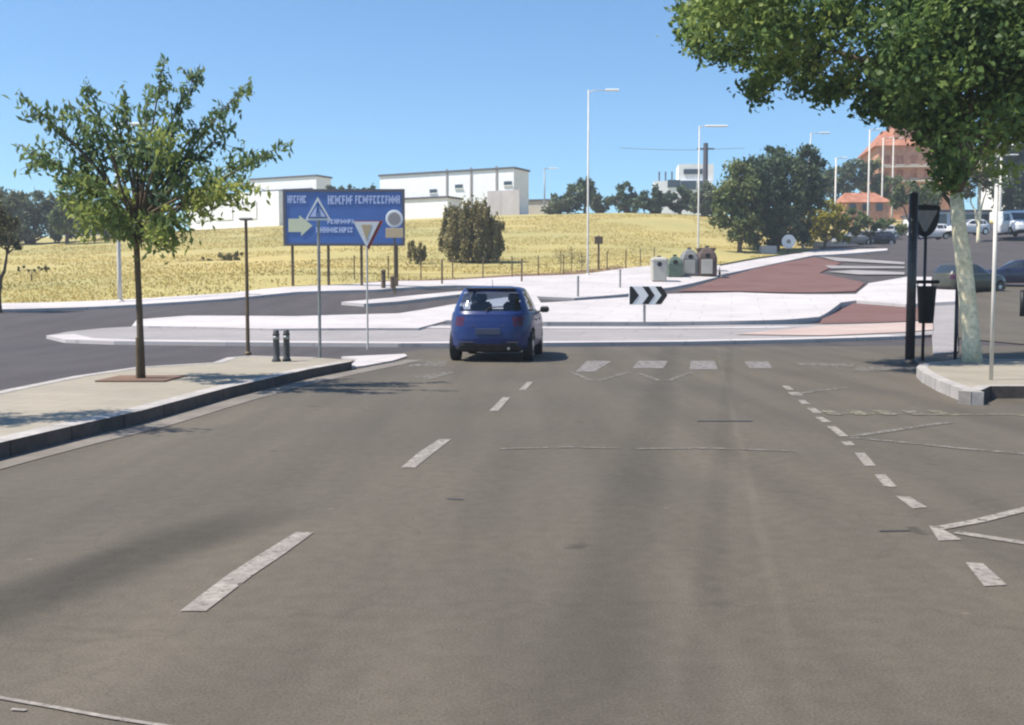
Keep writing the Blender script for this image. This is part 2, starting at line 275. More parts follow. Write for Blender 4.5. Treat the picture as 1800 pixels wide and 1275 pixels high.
# ------------------------------------------------------------------ mesh helpers
def tag(o, label=None, cat=None, group=None, kind=None):
    if label: o["label"] = label
    if cat: o["category"] = cat
    if group: o["group"] = group
    if kind: o["kind"] = kind
    return o
def link(name, me, parent=None):
    o = bpy.data.objects.new(name, me); S.collection.objects.link(o)
    if parent: o.parent = parent
    return o
def empty(name, loc, rz=0.0, label=None, cat=None, group=None):
    o = bpy.data.objects.new(name, None); S.collection.objects.link(o)
    o.location = loc; o.rotation_euler = (0, 0, rz); o.empty_display_size = 0.3
    return tag(o, label, cat, group)
def copy_tree(o, parent=None):
    c = o.copy(); S.collection.objects.link(c); c.parent = parent
    for ch in list(o.children): copy_tree(ch, c)
    return c
class MB:
    def __init__(s): s.v = []; s.f = []
    def add(s, vs, fs):
        k = len(s.v); s.v += [tuple(v) for v in vs]; s.f += [tuple(i + k for i in f) for f in fs]; return s
    def box(s, c, d, rz=0.0, bev=0.0):
        hx, hy, hz = d[0] / 2, d[1] / 2, d[2] / 2
        if bev <= 0:
            vs = [(x, y, z) for z in (-hz, hz) for x, y in ((-hx, -hy), (hx, -hy), (hx, hy), (-hx, hy))]
            fs = [(3, 2, 1, 0), (4, 5, 6, 7), (0, 1, 5, 4), (1, 2, 6, 5), (2, 3, 7, 6), (3, 0, 4, 7)]
        else:
            b = min(bev, hx * .9, hy * .9, hz * .9)
            prof = [(hz, 1), (hz - b, 0), (-hz + b, 0), (-hz, 1)]
            vs = []; fs = []
            for z, ins in prof:
                e = b if ins else 0
                a, c2 = hx - e, hy - e
                vs += [(-a, -c2 + b*(1-ins), z), (-a + b*(1-ins), -c2, z), (a - b*(1-ins), -c2, z), (a, -c2 + b*(1-ins), z), (a, c2 - b*(1-ins), z), (a - b*(1-ins), c2, z), (-a + b*(1-ins), c2, z), (-a, c2 - b*(1-ins), z)]
            fs.append(tuple(range(8))); fs.append(tuple(range(31, 23, -1)))
            for r in range(3):
                for i in range(8):
                    j = (i + 1) % 8; fs.append((r*8+i, (r+1)*8+i, (r+1)*8+j, r*8+j))
        ca, sa = math.cos(rz), math.sin(rz)
        vs = [(c[0] + x * ca - y * sa, c[1] + x * sa + y * ca, c[2] + z) for x, y, z in vs]
        return s.add(vs, fs)
    def tube(s, ps, rs, n=8, caps=True):
        ps = [Vector(p) for p in ps]
        if isinstance(rs, (int, float)): rs = [rs] * len(ps)
        k = len(s.v); up = None
        for i, p in enumerate(ps):
            a = ps[max(i-1, 0)]; b = ps[min(i+1, len(ps)-1)]; t = (b - a).normalized() if (b-a).length > 1e-9 else Vector((0,0,1))
            if up is None: up = Vector((1, 0, 0)) if abs(t.x) < .9 else Vector((0, 1, 0))
            u = (up - t * up.dot(t)).normalized(); v = t.cross(u); up = u
            for j in range(n):
                an = 2 * math.pi * j / n
                s.v.append(tuple(p + (u * math.cos(an) + v * math.sin(an)) * rs[i]))
        for i in range(len(ps) - 1):
            for j in range(n):
                q = (j + 1) % n; s.f.append((k+i*n+j, k+i*n+q, k+(i+1)*n+q, k+(i+1)*n+j))
        if caps:
            s.f.append(tuple(k + j for j in range(n))[::-1]); s.f.append(tuple(k + (len(ps)-1)*n + j for j in range(n)))
        return s
    def lathe(s, c, prof, n=20, axis='z'):
        """prof: list of (r, h)"""
        k = len(s.v)
        for r, h in prof:
            for j in range(n):
                a = 2 * math.pi * j / n; x, y = r * math.cos(a), r * math.sin(a)
                if axis == 'z': s.v.append((c[0]+x, c[1]+y, c[2]+h))
                elif axis == 'x': s.v.append((c[0]+h, c[1]+x, c[2]+y))
                else: s.v.append((c[0]+x, c[1]+h, c[2]+y))
        for i in range(len(prof) - 1):
            for j in range(n):
                q = (j+1) % n; s.f.append((k+i*n+j, k+i*n+q, k+(i+1)*n+q, k+(i+1)*n+j))
        s.f.append(tuple(k+j for j in range(n))[::-1]); s.f.append(tuple(k+(len(prof)-1)*n+j for j in range(n)))
        return s
    def plate(s, poly, y0, y1):
        """polygon in local x,z extruded from y0 to y1"""
        n = len(poly); vs = [(x, y0, z) for x, z in poly] + [(x, y1, z) for x, z in poly]
        fs = [tuple(range(n)), tuple(range(2*n-1, n-1, -1))] + [(i, n+i, n+(i+1) % n, (i+1) % n) for i in range(n)]
        return s.add(vs, fs)
    def build(s, name, m, parent=None, smooth=False):
        me = bpy.data.meshes.new(name); me.from_pydata(s.v, [], s.f); me.materials.append(m)
        bpy_fix(me)
        if smooth: me.polygons.foreach_set('use_smooth', [True] * len(me.polygons))
        me.update(); return link(name, me, parent)
import bmesh
def bpy_fix(me):
    bm = bmesh.new(); bm.from_mesh(me); bmesh.ops.recalc_face_normals(bm, faces=bm.faces); bm.to_mesh(me); bm.free()

def densify(poly, step, closed=True):
    out = []; n = len(poly)
    for i in range(n if closed else n - 1):
        a = poly[i]; b = poly[(i+1) % n]; L_ = math.hypot(b[0]-a[0], b[1]-a[1]); k = max(1, int(math.ceil(L_ / step)))
        for j in range(k): out.append((a[0] + (b[0]-a[0])*j/k, a[1] + (b[1]-a[1])*j/k))
    if not closed: out.append(tuple(poly[-1][:2]))
    return out
def inside(poly, x, y):
    c = np.zeros(x.shape, bool); n = len(poly)
    for i in range(n):
        x1, y1 = poly[i]; x2, y2 = poly[(i+1) % n]
        if y1 == y2: continue
        t = ((y1 > y) != (y2 > y)) & (x < (x2-x1)*(y-y1)/(y2-y1)+x1)
        c ^= t
    return c
def smooth_poly(poly, it=1):
    for _ in range(it):
        o = []
        for i in range(len(poly)):
            a = poly[i]; b = poly[(i+1) % len(poly)]
            o.append((a[0]*.75+b[0]*.25, a[1]*.75+b[1]*.25)); o.append((a[0]*.25+b[0]*.75, a[1]*.25+b[1]*.75))
        poly = o
    return poly
def drape(name, poly, off, m, step=1.0, skirt=0.0, kind='structure', parent=None, label=None):
    """a sheet (with downturned edges when skirt > 0) that follows the ground"""
    poly = [(p[0], p[1]) for p in poly]
    b = densify(poly, step); xs = [p[0] for p in b]; ys = [p[1] for p in b]
    gx, gy = np.meshgrid(np.arange(min(xs)+step*.5, max(xs), step), np.arange(min(ys)+step*.5, max(ys), step))
    gx = gx.ravel(); gy = gy.ravel(); ins = inside(b, gx, gy)
    gx, gy = gx[ins], gy[ins]
    if len(gx):
        ba = np.array(b); keep = np.ones(len(gx), bool)
        for p in ba: keep &= (gx-p[0])**2 + (gy-p[1])**2 > (step*.35)**2
        gx, gy = gx[keep], gy[keep]
    co = [Vector(p) for p in b] + [Vector((x, y)) for x, y in zip(gx, gy)]
    ed = [(i, (i+1) % len(b)) for i in range(len(b))]
    vs, es, fs, ov, oe, of = delaunay_2d_cdt(co, ed, [list(range(len(b)))], 1, 1e-5)
    X = np.array([v[0] for v in vs]); Y = np.array([v[1] for v in vs]); Z = TA(X, Y) + off
    V = [(x, y, z) for x, y, z in zip(X, Y, Z)]; Fc = [tuple(f) for f in fs]
    if skirt > 0:
        cnt = {}
        for f in Fc:
            for i in range(len(f)):
                a, c = f[i], f[(i+1) % len(f)]; cnt[(a, c)] = cnt.get((a, c), 0) + 1
        low = {}
        for (a, c) in list(cnt):
            if (c, a) not in cnt:
                for q in (a, c):
                    if q not in low: low[q] = len(V); V.append((V[q][0], V[q][1], V[q][2] - skirt))
                Fc.append((c, a, low[a], low[c]))
    me = bpy.data.meshes.new(name); me.from_pydata(V, [], Fc); me.materials.append(m); me.update()
    # upward facing
    if me.polygons and me.polygons[0].normal.z < 0: me.flip_normals()
    o = link(name, me, parent)
    if kind: o["kind"] = kind
    if label: o["label"] = label
    return o
def ribbon(name, line, width, off, m, skirt=0.0, step=0.8, side=1, kind='structure', face=None):
    """a band of given width to one side (or centred, side=0) of an open line"""
    l = densify([(p[0], p[1]) for p in line], step, closed=False); L0, R0 = [], []
    for i, p in enumerate(l):
        a = l[max(i-1, 0)]; b = l[min(i+1, len(l)-1)]; d = Vector((b[0]-a[0], b[1]-a[1])).normalized(); nrm = Vector((-d.y, d.x))
        if side == 0: L0.append((p[0]+nrm.x*width/2, p[1]+nrm.y*width/2)); R0.append((p[0]-nrm.x*width/2, p[1]-nrm.y*width/2))
        else: L0.append((p[0]+nrm.x*width*side, p[1]+nrm.y*width*side)); R0.append((p[0]-nrm.x*.008*side, p[1]-nrm.y*.008*side))
    V = []; Fc = []
    for a, b in zip(L0, R0):
        V.append((a[0], a[1], T(*a)+off)); V.append((b[0], b[1], T(*b)+off))
        if skirt: V.append((b[0], b[1], T(*b)+off-skirt)); V.append((a[0], a[1], T(*a)+off-skirt))
    k = 4 if skirt else 2
    for i in range(len(l)-1):
        o = i*k; Fc.append((o, o+1, o+k+1, o+k))
        if skirt: Fc.append((o+1, o+2, o+k+2, o+k+1)); Fc.append((o, o+k, o+k+3, o+3))
    if skirt: Fc.append((0, 3, 2, 1)); o = (len(l)-1)*k; Fc.append((o, o+1, o+2, o+3))
    me = bpy.data.meshes.new(name); me.from_pydata(V, [], Fc); me.materials.append(m)
    rn = []; acc = 0.0
    for i, p in enumerate(l):
        if i: acc += math.hypot(p[0]-l[i-1][0], p[1]-l[i-1][1])
        rn += [acc]*k
    me.attributes.new('run', 'FLOAT', 'POINT').data.foreach_set('value', rn)
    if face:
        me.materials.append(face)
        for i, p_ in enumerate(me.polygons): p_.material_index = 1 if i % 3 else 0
    bpy_fix(me)
    o = link(name, me)
    if kind: o["kind"] = kind
    return o
def gp(lst, off=0.0): return [tuple(G(x, y, off)[:2]) for x, y in lst]

def cloud(name, C, size, m, parent=None, seed=1, aspect=0.45, droop=0.0, sizevar=0.35, tint=None, up=0.0):
    """many leaf-sized quads at the points C"""
    C = np.asarray(C, float); n = len(C); r = np.random.default_rng(seed)
    d = r.normal(size=(n, 3)); d[:, 2] -= droop; d[:, 2] += up; d /= np.linalg.norm(d, axis=1)[:, None]
    e = r.normal(size=(n, 3)); s = np.cross(d, e); s /= np.linalg.norm(s, axis=1)[:, None]
    L_ = size * (1 + sizevar * r.uniform(-1, 1, n))[:, None]; W_ = L_ * aspect
    nn = np.cross(d, s) * L_ * 0.12
    V = np.stack([C - d*L_*.5, C + s*W_*.5 + nn, C + d*L_*.5, C - s*W_*.5 + nn], 1).reshape(-1, 3)
    me = bpy.data.meshes.new(name); me.vertices.add(4*n); me.loops.add(4*n); me.polygons.add(n)
    me.vertices.foreach_set('co', V.ravel()); me.loops.foreach_set('vertex_index', np.arange(4*n))
    me.polygons.foreach_set('loop_start', np.arange(0, 4*n, 4))
    if tint is None: tint = r.uniform(0, 1, n)
    at = me.attributes.new('tint', 'FLOAT', 'POINT'); at.data.foreach_set('value', np.repeat(np.clip(tint, 0, 1), 4).astype(np.float32))
    me.materials.append(m); me.update(calc_edges=True); me.validate()
    return link(name, me, parent)
# ================================================================== SETTING
def grid_ground():
    xs = np.concatenate([[-1500,-900,-500,-300], np.arange(-200, 221, 5), [300,500,900,1500]])
    ys = np.concatenate([[-300,-100,-40,-15], np.arange(0, 341, 5), [450,700,1200,2500]])
    X, Y = np.meshgrid(xs, ys); Z = TA(X, Y) - 0.35
    V = np.stack([X.ravel(), Y.ravel(), Z.ravel()], 1).tolist(); nx = len(xs)
    Fc = [(j*nx+i, j*nx+i+1, (j+1)*nx+i+1, (j+1)*nx+i) for j in range(len(ys)-1) for i in range(nx-1)]
    me = bpy.data.meshes.new('ground'); me.from_pydata(V, [], Fc); me.materials.append(M['field']); me.update()
    o = link('ground', me); o["kind"] = 'structure'
grid_ground()
side_up = gp([(-260,556),(0,537),(200,531),(400,519),(500,508),(620,503),(740,497),(900,489),(1033,484),(1100,474),(1180,466),(1265,466),(1330,454),(1430,438)])
side_lo = gp([(-260,562),(0,548),(210,541),(400,529),(520,517),(660,513),(800,505),(900,503)])
far = [(26.8,97),(34,118),(46,135),(70,150),(120,160)]
field_poly = side_up + far + [(175,190),(175,325),(-158,325),(-158,50),(-60,46)]
drape('field', field_poly, 0.06, M['field'], 3.0, 0.4)
drape('ring_road', [(-70,14),(-70,47)] + side_lo[:1] + side_up + far + [(120,100),(90,14)], -0.03, M['road2'], 2.0)
drape('road', [(-60,-14),(60,-14),(60,60),tuple(G(1900,500)[:2]),tuple(G(1650,505)[:2]),tuple(G(1600,585)[:2]),(14,28.5),(0,27.6),tuple(G(740,614)[:2]),tuple(G(560,652)[:2]),tuple(G(0,745)[:2]),(-60,3.0)], 0.0, M['road'], 1.0)
# paved areas beyond the junction
drape('pavement_beyond_ring', side_up[:11] + gp([(1265,466),(1262,487),(1180,505),(1100,517),(1010,524),(940,521),(900,503)], .1)[:] + side_lo[::-1][1:], 0.10, M['plaza'], 1.0, 0.14)
drape('pavement_uphill', gp([(1265,468),(1330,456),(1428,440),(1475,438),(1560,437),(1560,440),(1430,449),(1340,468),(1268,483)], .1), 0.10, M['plaza'], 1.5, 0.14)
drape('splitter_island', gp([(600,531),(690,523),(820,511),(822,516),(700,530),(640,534)], .1), 0.10, M['plaza'], 0.8, 0.14)
apron = gp([(82,590),(120,583),(180,577),(260,573),(500,572),(760,571),(1000,571),(1300,571),(1440,570),(1590,566),(1640,562),(1640,588),(1590,591),(1400,597),(1200,601),(960,603),(700,604),(400,602),(200,600),(115,597)], .06)
drape('roundabout_apron', apron, 0.06, M['apron'], 0.8, 0.10)
ribbon('apron_edge', gp([(82,590),(115,597),(200,600),(400,602),(700,604),(960,603),(1200,601),(1400,597),(1590,591)], .07), 0.8, 0.075, M['plaza'], 0.13, side=1)
ribbon('apron_inner_edge', gp([(740,577),(960,578),(1200,578),(1400,576)], .07), 0.9, 0.075, M['plaza'], side=1)
drape('island_pavement', gp([(232,573),(240,562),(330,555),(520,556),(700,551),(790,536),(880,524),(940,516),(960,545),(790,562),(735,577),(480,578)], .13), 0.13, M['plaza'], 0.8, 0.16)
drape('roundabout_plaza', gp([(785,563),(880,545),(940,533),(1050,526),(1172,517),(1300,514),(1505,517),(1527,498),(1592,487),(1680,487),(1680,530),(1592,535),(1505,528),(1478,532),(1440,557),(1380,562),(1130,566),(960,566)], .2), 0.20, M['plaza'], 0.8, 0.24)
drape('red_crossing', gp([(1265,489),(1345,468),(1430,452),(1480,462),(1440,480),(1520,497),(1503,512),(1300,512),(1190,512)], .03), 0.03, M['red'], 0.8)
drape('red_apron', gp([(1445,560),(1500,533),(1590,540),(1640,540),(1640,560),(1590,565),(1440,569)], .09), 0.09, M['red'], 0.8)
M['pink'] = mat('pink_concrete', (.40, .29, .25), .85, var=(.46, .36, .31), scale=.4)
drape('red_apron_edge', gp([(1290,588),(1440,573),(1590,567),(1640,564),(1640,580),(1590,584),(1450,590)], .08), 0.085, M['pink'], 0.8)
for pl in ([(1455,479),(1500,476),(1590,480),(1590,484),(1510,484)], [(1440,452),(1590,462),(1590,466),(1470,460)], [(1450,468),(1590,470),(1590,473),(1460,473)]):
    drape('road_marking', gp(pl), 0.045, M['apron'], 1.0)
# left pavement at the camera side of the junction
K1 = .14
lk = [PZ(x, y, K1)[:2] for x, y in [(-900,960),(-300,850),(0,779),(125,750),(250,722),(400,682),(480,664),(540,650),(590,641),(618,636)]]
lt = [PZ(x, y, K1)[:2] for x, y in [(618,633),(560,629),(440,626),(400,629),(375,638),(240,646),(130,662),(0,688),(-300,750),(-900,870)]]
lk = [tuple(p) for p in lk]; lt = [tuple(p) for p in lt]
drape('pavement', lk + lt, K1, M['sidewalk'], 0.7, 0.18)
ribbon('kerb', lk, 0.22, K1 + .006, M['kerb'], 0.17, step=0.5, side=1, face=M['kerb_face_shade'])
ribbon('kerb', lt[1:], 0.18, K1 + .006, M['kerb'], 0.17, step=0.5, side=1)
drape('pavement_ramp', [tuple(PZ(x, y, .03)[:2]) for x, y in [(560,652),(620,639),(628,631),(600,627),(712,622),(716,626),(690,634),(640,643)]], 0.03, M['plaza'], 0.7, 0.05)
gl = [tuple(PZ(x, y)[:2]) for x, y in [(-900,1010),(-300,884),(0,806),(125,775),(250,746),(400,703),(480,683),(540,668),(640,648),(716,633)]]
ribbon('gutter', gl, 0.36, 0.006, M['gutter'], step=0.6, side=-1)
# right pavement corner
rp = [tuple(PZ(x, y, .16)[:2]) for x, y in [(1612,646),(1618,641),(1640,637),(1690,631),(1800,631),(2700,634),(2700,700),(1800,680),(1740,680),(1722,688),(1706,690),(1650,669),(1622,655)]]
drape('pavement_corner', rp, 0.16, M['sidewalk'], 0.7, 0.2)
ribbon('kerb', [rp[i] for i in (2, 1, 0, 12, 11, 10)], 0.16, 0.166, M['kerb'], 0.19, step=0.4, side=1)
ribbon('kerb', [rp[i] for i in (10, 9, 8, 7, 6)], 0.16, 0.170, M['kerb'], 0.19, step=0.4, side=1, face=M['kerb_face_shade'])
drape('pavement_far_corner', gp([(1638,508),(1660,503),(1684,508),(1684,614),(1640,618)], .1), 0.05, M['apron'], 1.0, 0.06)

# ---- road markings (flat paint, 4-8 mm above the asphalt)
def paint(px, m='paint', z=.005): return drape('road_marking', [tuple(PZ(x, y)[:2]) for x, y in px], z, M[m], 0.6)
paint([(316,1076),(362,1076),(445,1012),(500,975),(552,937),(520,937),(455,977),(400,1012)])
paint([(705,823),(730,823),(762,797),(793,773),(772,773),(735,797)])
paint([(860,723),(876,723),(897,699),(884,699)])
paint([(912,686),(924,686),(937,672),(927,672)])
for q in ([(1012,654),(1045,654),(1076,635),(1032,635)], [(1112,648),(1166,648),(1174,635),(1122,635)], [(1212,650),(1262,650),(1256,635),(1214,635)], [(1318,648),(1358,648),(1350,636),(1308,636)]):
    paint(q, 'paint_zebra')
for q in ([(1405,643),(1500,646),(1500,640),(1400,638)], [(725,663),(760,668),(800,655),(780,655)], [(715,645),(780,645),(790,636),(735,636)], [(1500,652),(1608,652),(1608,646),(1505,645)]):
    paint(q, 'paint_faint')
def stroke(px, wd, m='paint', z=.006):
    return ribbon('road_marking', [tuple(PZ(x, y)[:2]) for x, y in px], wd, z, M[m], side=0, step=0.5)
stroke([(1004,655),(1040,670),(1052,670),(1104,655)], .11, 'paint_faint'); stroke([(1122,657),(1160,670),(1175,670),(1216,655)], .11, 'paint_faint')
for q in ([(1374,679),(1386,679),(1396,686),(1384,686)], [(1384,690),(1404,690),(1412,696),(1392,696)], [(1402,704),(1414,704),(1424,711),(1410,711)], [(1418,718),(1432,718),(1446,727),(1430,727)],
          [(1432,734),(1446,734),(1462,743),(1446,743)], [(1453,750),(1468,750),(1492,768),(1476,768)], [(1478,777),(1496,777),(1504,784),(1486,784)], [(1502,797),(1520,797),(1540,820),(1520,820)],
          [(1537,835),(1556,835),(1578,858),(1554,856)], [(1574,873),(1600,875),(1630,893),(1604,895)], [(1633,925),(1654,930),(1690,950),(1650,952)], [(1697,990),(1728,992),(1770,1030),(1730,1032)]):
    paint(q)
stroke([(1650,930),(1720,917),(1800,897),(1950,862)], .085); stroke([(1680,937),(1800,956),(2000,990)], .085)
stroke([(1492,770),(1560,776),(1700,790),(1800,799),(1980,818)], .10, 'paint_faint'); stroke([(1500,768),(1580,756),(1670,743)], .11, 'paint_faint')
stroke([(1394,695),(1430,689),(1490,682)], .11, 'paint_faint')
stroke([(1450,727),(1560,728),(1660,730),(1760,729),(1900,736)], .12, 'paint_yellow')
for x in (1450, 1497, 1545, 1595, 1640): stroke([(x,723),(x+22,731)], .16, 'paint_yellow', .009)
stroke([(880,790),(1000,787),(1090,789)], .06, 'paint_faint'); stroke([(1110,790),(1250,789),(1400,794)], .07, 'paint_faint')
stroke([(-60,1222),(0,1229),(80,1243),(200,1265),(330,1285)], .022, 'paint'); stroke([(20,1249),(46,1251)], .018, 'paint')
stroke([(1226,741),(1322,741)], .06, 'metal_dark')
stroke([(785,878),(815,879)], .02, 'metal_dark'); stroke([(1545,935),(1600,934)], .02, 'metal_dark')

# ================================================================== STREET FURNITURE
def base(px, py, off): return G(px, py, off)
def mpp(p): return p.y / F          # metres per photo pixel at a point

# ---- big blue direction board
b0 = PD(606, 497, 55.0); b0.z = T(b0.x, b0.y) ; s = mpp(b0); rzb = 0.0
bd = empty('direction_board', b0, 0, 'large blue road direction board with pale lettering bands and an arrow, in the dry field', 'road sign')
def lx(px): return (px - 606) * s
def lz(py): return CAMH - (py - HOR) * s - b0.z
MB().box((lx(606), 0, (lz(339)+lz(429))/2), (lx(708)-lx(503), .08, lz(339)-lz(429))).build('panel', M['sign_blue'], bd)
fr = MB(); W0, W1, H0, H1 = lx(500), lx(712), lz(433), lz(335)
for c, d in ((((W0+W1)/2, 0, H1-.06), (W1-W0, .16, .14)), (((W0+W1)/2, 0, H0+.06), (W1-W0, .16, .12)), ((W0+.07, 0, (H0+H1)/2), (.14, .155, H1-H0-.26)), ((W1-.07, 0, (H0+H1)/2), (.14, .155, H1-H0-.26))): fr.box(c, d)
fr.build('frame', M['roof_dark'], bd)
def zig(m_, x0, x1, z0, z1, seed, gap=.09):
    """a line of letter-like marks, illegible as in the photograph"""
    r = random.Random(seed); x = x0; z0 -= .03; z1 += .04
    while x < x1:
        wd = r.uniform(.12, .22); k = r.random()
        if k < .55: m_.box((x+wd*.2, -.055, (z0+z1)/2), (wd*.3, .02, z1-z0)); m_.box((x+wd*.55, -.055, z1-.05), (wd*.5, .02, .08)); m_.box((x+wd*.55, -.055, r.choice([z0+.05, (z0+z1)/2])), (wd*.45, .02, .08))
        else: m_.box((x+wd*.2, -.055, (z0+z1)/2), (wd*.3, .02, z1-z0)); m_.box((x+wd*.8, -.055, (z0+z1)/2), (wd*.3, .02, (z1-z0)*r.choice([1, .6]))); m_.box((x+wd*.5, -.055, (z0+z1)/2), (wd*.4, .02, .08))
        x += wd + gap*.12
    return m_
zig(MB(), lx(508), lx(538), lz(358), lz(347), 1).build('lettering', M['sign_pale'], bd)
zig(MB(), lx(578), lx(618), lz(360), lz(347), 2).build('lettering', M['sign_pale'], bd)
zig(MB(), lx(626), lx(703), lz(359), lz(347), 3).build('lettering', M['sign_pale'], bd)
zig(MB(), lx(577), lx(622), lz(394), lz(388), 4).build('lettering', M['sign_pale'], bd)
zig(MB(), lx(557), lx(622), lz(409), lz(402), 5).build('lettering', M['sign_pale'], bd)
MB().plate([(lx(509), lz(409)), (lx(509), lz(386)), (lx(528), lz(386)), (lx(528), lz(380)), (lx(551), lz(398)), (lx(531), lz(416)), (lx(531), lz(409))], -.07, -.045).build('arrow', M['sign_cream'], bd)
for x in (514, 577, 635, 697):
    MB().box((lx(x), .16, lz(433)/2+.2), (.13, .13, lz(433)+.7), bev=.02).build('leg', M['metal_brown'], bd)

# ---- round sign in front of the board
p = PD(694, 497, 52.5); p.z = T(p.x, p.y); s2 = mpp(p)
rs = empty('round_sign', p, 0, 'round white sign above a tan plate, in front of the blue board', 'road sign')
zc = CAMH-(386-HOR)*s2-p.z
pr = MB(); pr.lathe((0,0,zc), [(.40,-.02),(.42,0),(.40,.02)], 28, 'y'); pr.build('disc', M['sign_white'], rs)
MB().lathe((0,-.03,zc), [(.30,-.004),(.30,.004)], 28, 'y').build('sign_face', M['apron'], rs)
MB().box((0,0,zc-.68), (.84,.04,.46), bev=.01).build('plate', M['sign_tan'], rs)
MB().tube([(0,.05,-.1),(0,.05,zc+.2)], .045).build('post', M['metal_brown'], rs)
# ---- small rusty posts by the board
for i, (x, y, h) in enumerate(((674,501,32),(690,489,22))):
    q = PD(x, y, 54); q.z = T(q.x, q.y)
    m_ = MB().tube([(0,0,-.1),(0,0,h*mpp(q))], .11).lathe((0,0,h*mpp(q)-.02), [(.13,0),(.14,.05),(.08,.12)], 12)
    o = m_.build('bollard', M['metal_brown'] if i else M['bark']); o.location = q
    tag(o, ['dark stubby post at the pavement edge below the round sign', 'shorter brown post just right of the round sign post'][i], 'bollard', 'posts below the round sign')

def post_sign(name, px, py, off, label): 
    q = G(px, py, off); return q, mpp(q), empty(name, q, 0, label, 'road sign')
# warning triangle
q, s3, ws = post_sign('warning_sign', 562, 628, K1, 'white warning triangle on a tall thin grey post on the left pavement')
def tri(cx, top, bot, half, up=True):
    return [(cx-half, bot), (cx+half, bot), (cx, top)] if up else [(cx-half, top), (cx+half, top), (cx, bot)]
zt, zb = (628-348)*s3, (628-389)*s3; hw = 23*s3
MB().plate(tri(0, zt, zb, hw), -.02, .0).build('sign_panel', M['sign_white'], ws)
MB().plate(tri(0, zt-.085, zb+.045, hw*.76), -.026, -.0205).build('border', M['sign_blue'], ws)
MB().plate(tri(0, zt-.14, zb+.07, hw*.60), -.032, -.0265).build('sign_face', M['sign_pale'], ws)
fg = MB(); zc = zb+.20
fg.lathe((0,-.036,zc+.10), [(.026,-.003),(.026,.003)], 12, 'y'); fg.box((0,-.036,zc+.015), (.045,.006,.11)); fg.box((-.02,-.036,zc-.075), (.02,.006,.09), 0); fg.box((.025,-.036,zc-.075), (.02,.006,.09))
fg.build('pictogram', M['sign_blue'], ws)
MB().tube([(0,.035,-.05),(0,.035,zt-.05)], .030).build('post', M['pole_grey'], ws)
# yield sign
q, s3, ys = post_sign('yield_sign', 646, 611, 0.03, 'give way triangle with brown red edge on a thin pale post beside the blue board')
zt, zb = (611-391)*s3, (611-436)*s3; hw = 24*s3
MB().plate(tri(.05, zt+.02, zb-.06, hw*1.08, False), .0, .018).build('border', M['sign_red'], ys)
MB().plate(tri(0, zt, zb, hw*.95, False), -.012, -.001).build('sign_face', M['sign_white'], ys)
MB().plate(tri(0, zt-.075, zb+.17, hw*.38, False), -.018, -.0125).build('pictogram', M['sign_tan'], ys)
MB().tube([(0,.04,-.05),(0,.04,zt-.03)], .024).build('post', M['pole_light'], ys)
# slim dark post with flat head
q, s3, po = post_sign('slim_lamp_post', 436, 624, K1, 'slim dark brown post with a small flat head on the left pavement'); po["category"] = 'post'
H_ = (624-388)*s3
MB().tube([(0,0,-.05),(0,0,H_)], [.042,.030]).build('pole', M['metal_brown'], po)
MB().box((0,0,H_+.02), (.26,.20,.05), bev=.02).build('head', M['pole_grey'], po)
MB().lathe((0,0,0), [(.075,0),(.075,.04),(.045,.07)], 12).build('base_plate', M['metal_brown'], po)
# bollards
q = G(486, 636, K1); s3 = mpp(q)
def bollard(q, h, label):
    t = empty('bollard', q, 0, label, 'bollard', 'bollards on the left pavement')
    MB().lathe((0,0,0), [(.085,0),(.085,.03),(.062,.06),(.058,h*.82),(.066,h*.84),(.066,h*.88),(.052,h*.9),(.058,h*.95),(.035,h)], 16).build('shaft', M['bollard'], t, True)
    MB().lathe((0,0,h*.70), [(.0615,0),(.0625,.03),(.0615,.06)], 16).build('band', M['pole_grey'], t, True); return t
bollard(q, 56*s3, 'dark bollard nearest the slim post, left of the pair')
bollard(G(504, 635, K1), 56*s3, 'dark bollard on the right of the pair beside the warning sign post')

# chevron sign
q = G(1133, 566, .2); s3 = mpp(q)
cs = empty('chevron_sign', q, 0, 'white board with black chevrons pointing right on a short post at the roundabout edge', 'road sign')
z0, z1 = (566-536)*s3, (566-503)*s3; X0, X1 = -28*s3, 28*s3
MB().box(((X0+X1)/2, 0, (z0+z1)/2), (X1-X0, .04, z1-z0), bev=.01).build('panel', M['sign_white'], cs)
ch = MB(); th = 9*s3; hh = (z1-z0)/2*.94; zc = (z0+z1)/2
ch.plate([(X0+.03, zc-hh), (X0+.12, zc-hh), (X0+.36, zc), (X0+.12, zc+hh), (X0+.03, zc+hh)], -.03, -.021)
for k in (1, 2):
    x = X0+.02+k*.46; ch.plate([(x, zc-hh), (x+.22, zc-hh), (x+.44, zc), (x+.22, zc+hh), (x, zc+hh), (x+.22, zc)], -.03, -.021)
ch.build('chevrons', M['black'], cs)
MB().tube([(0,.05,-.05),(0,.05,z1-.06)], .045).build('post', M['pole_grey'], cs)

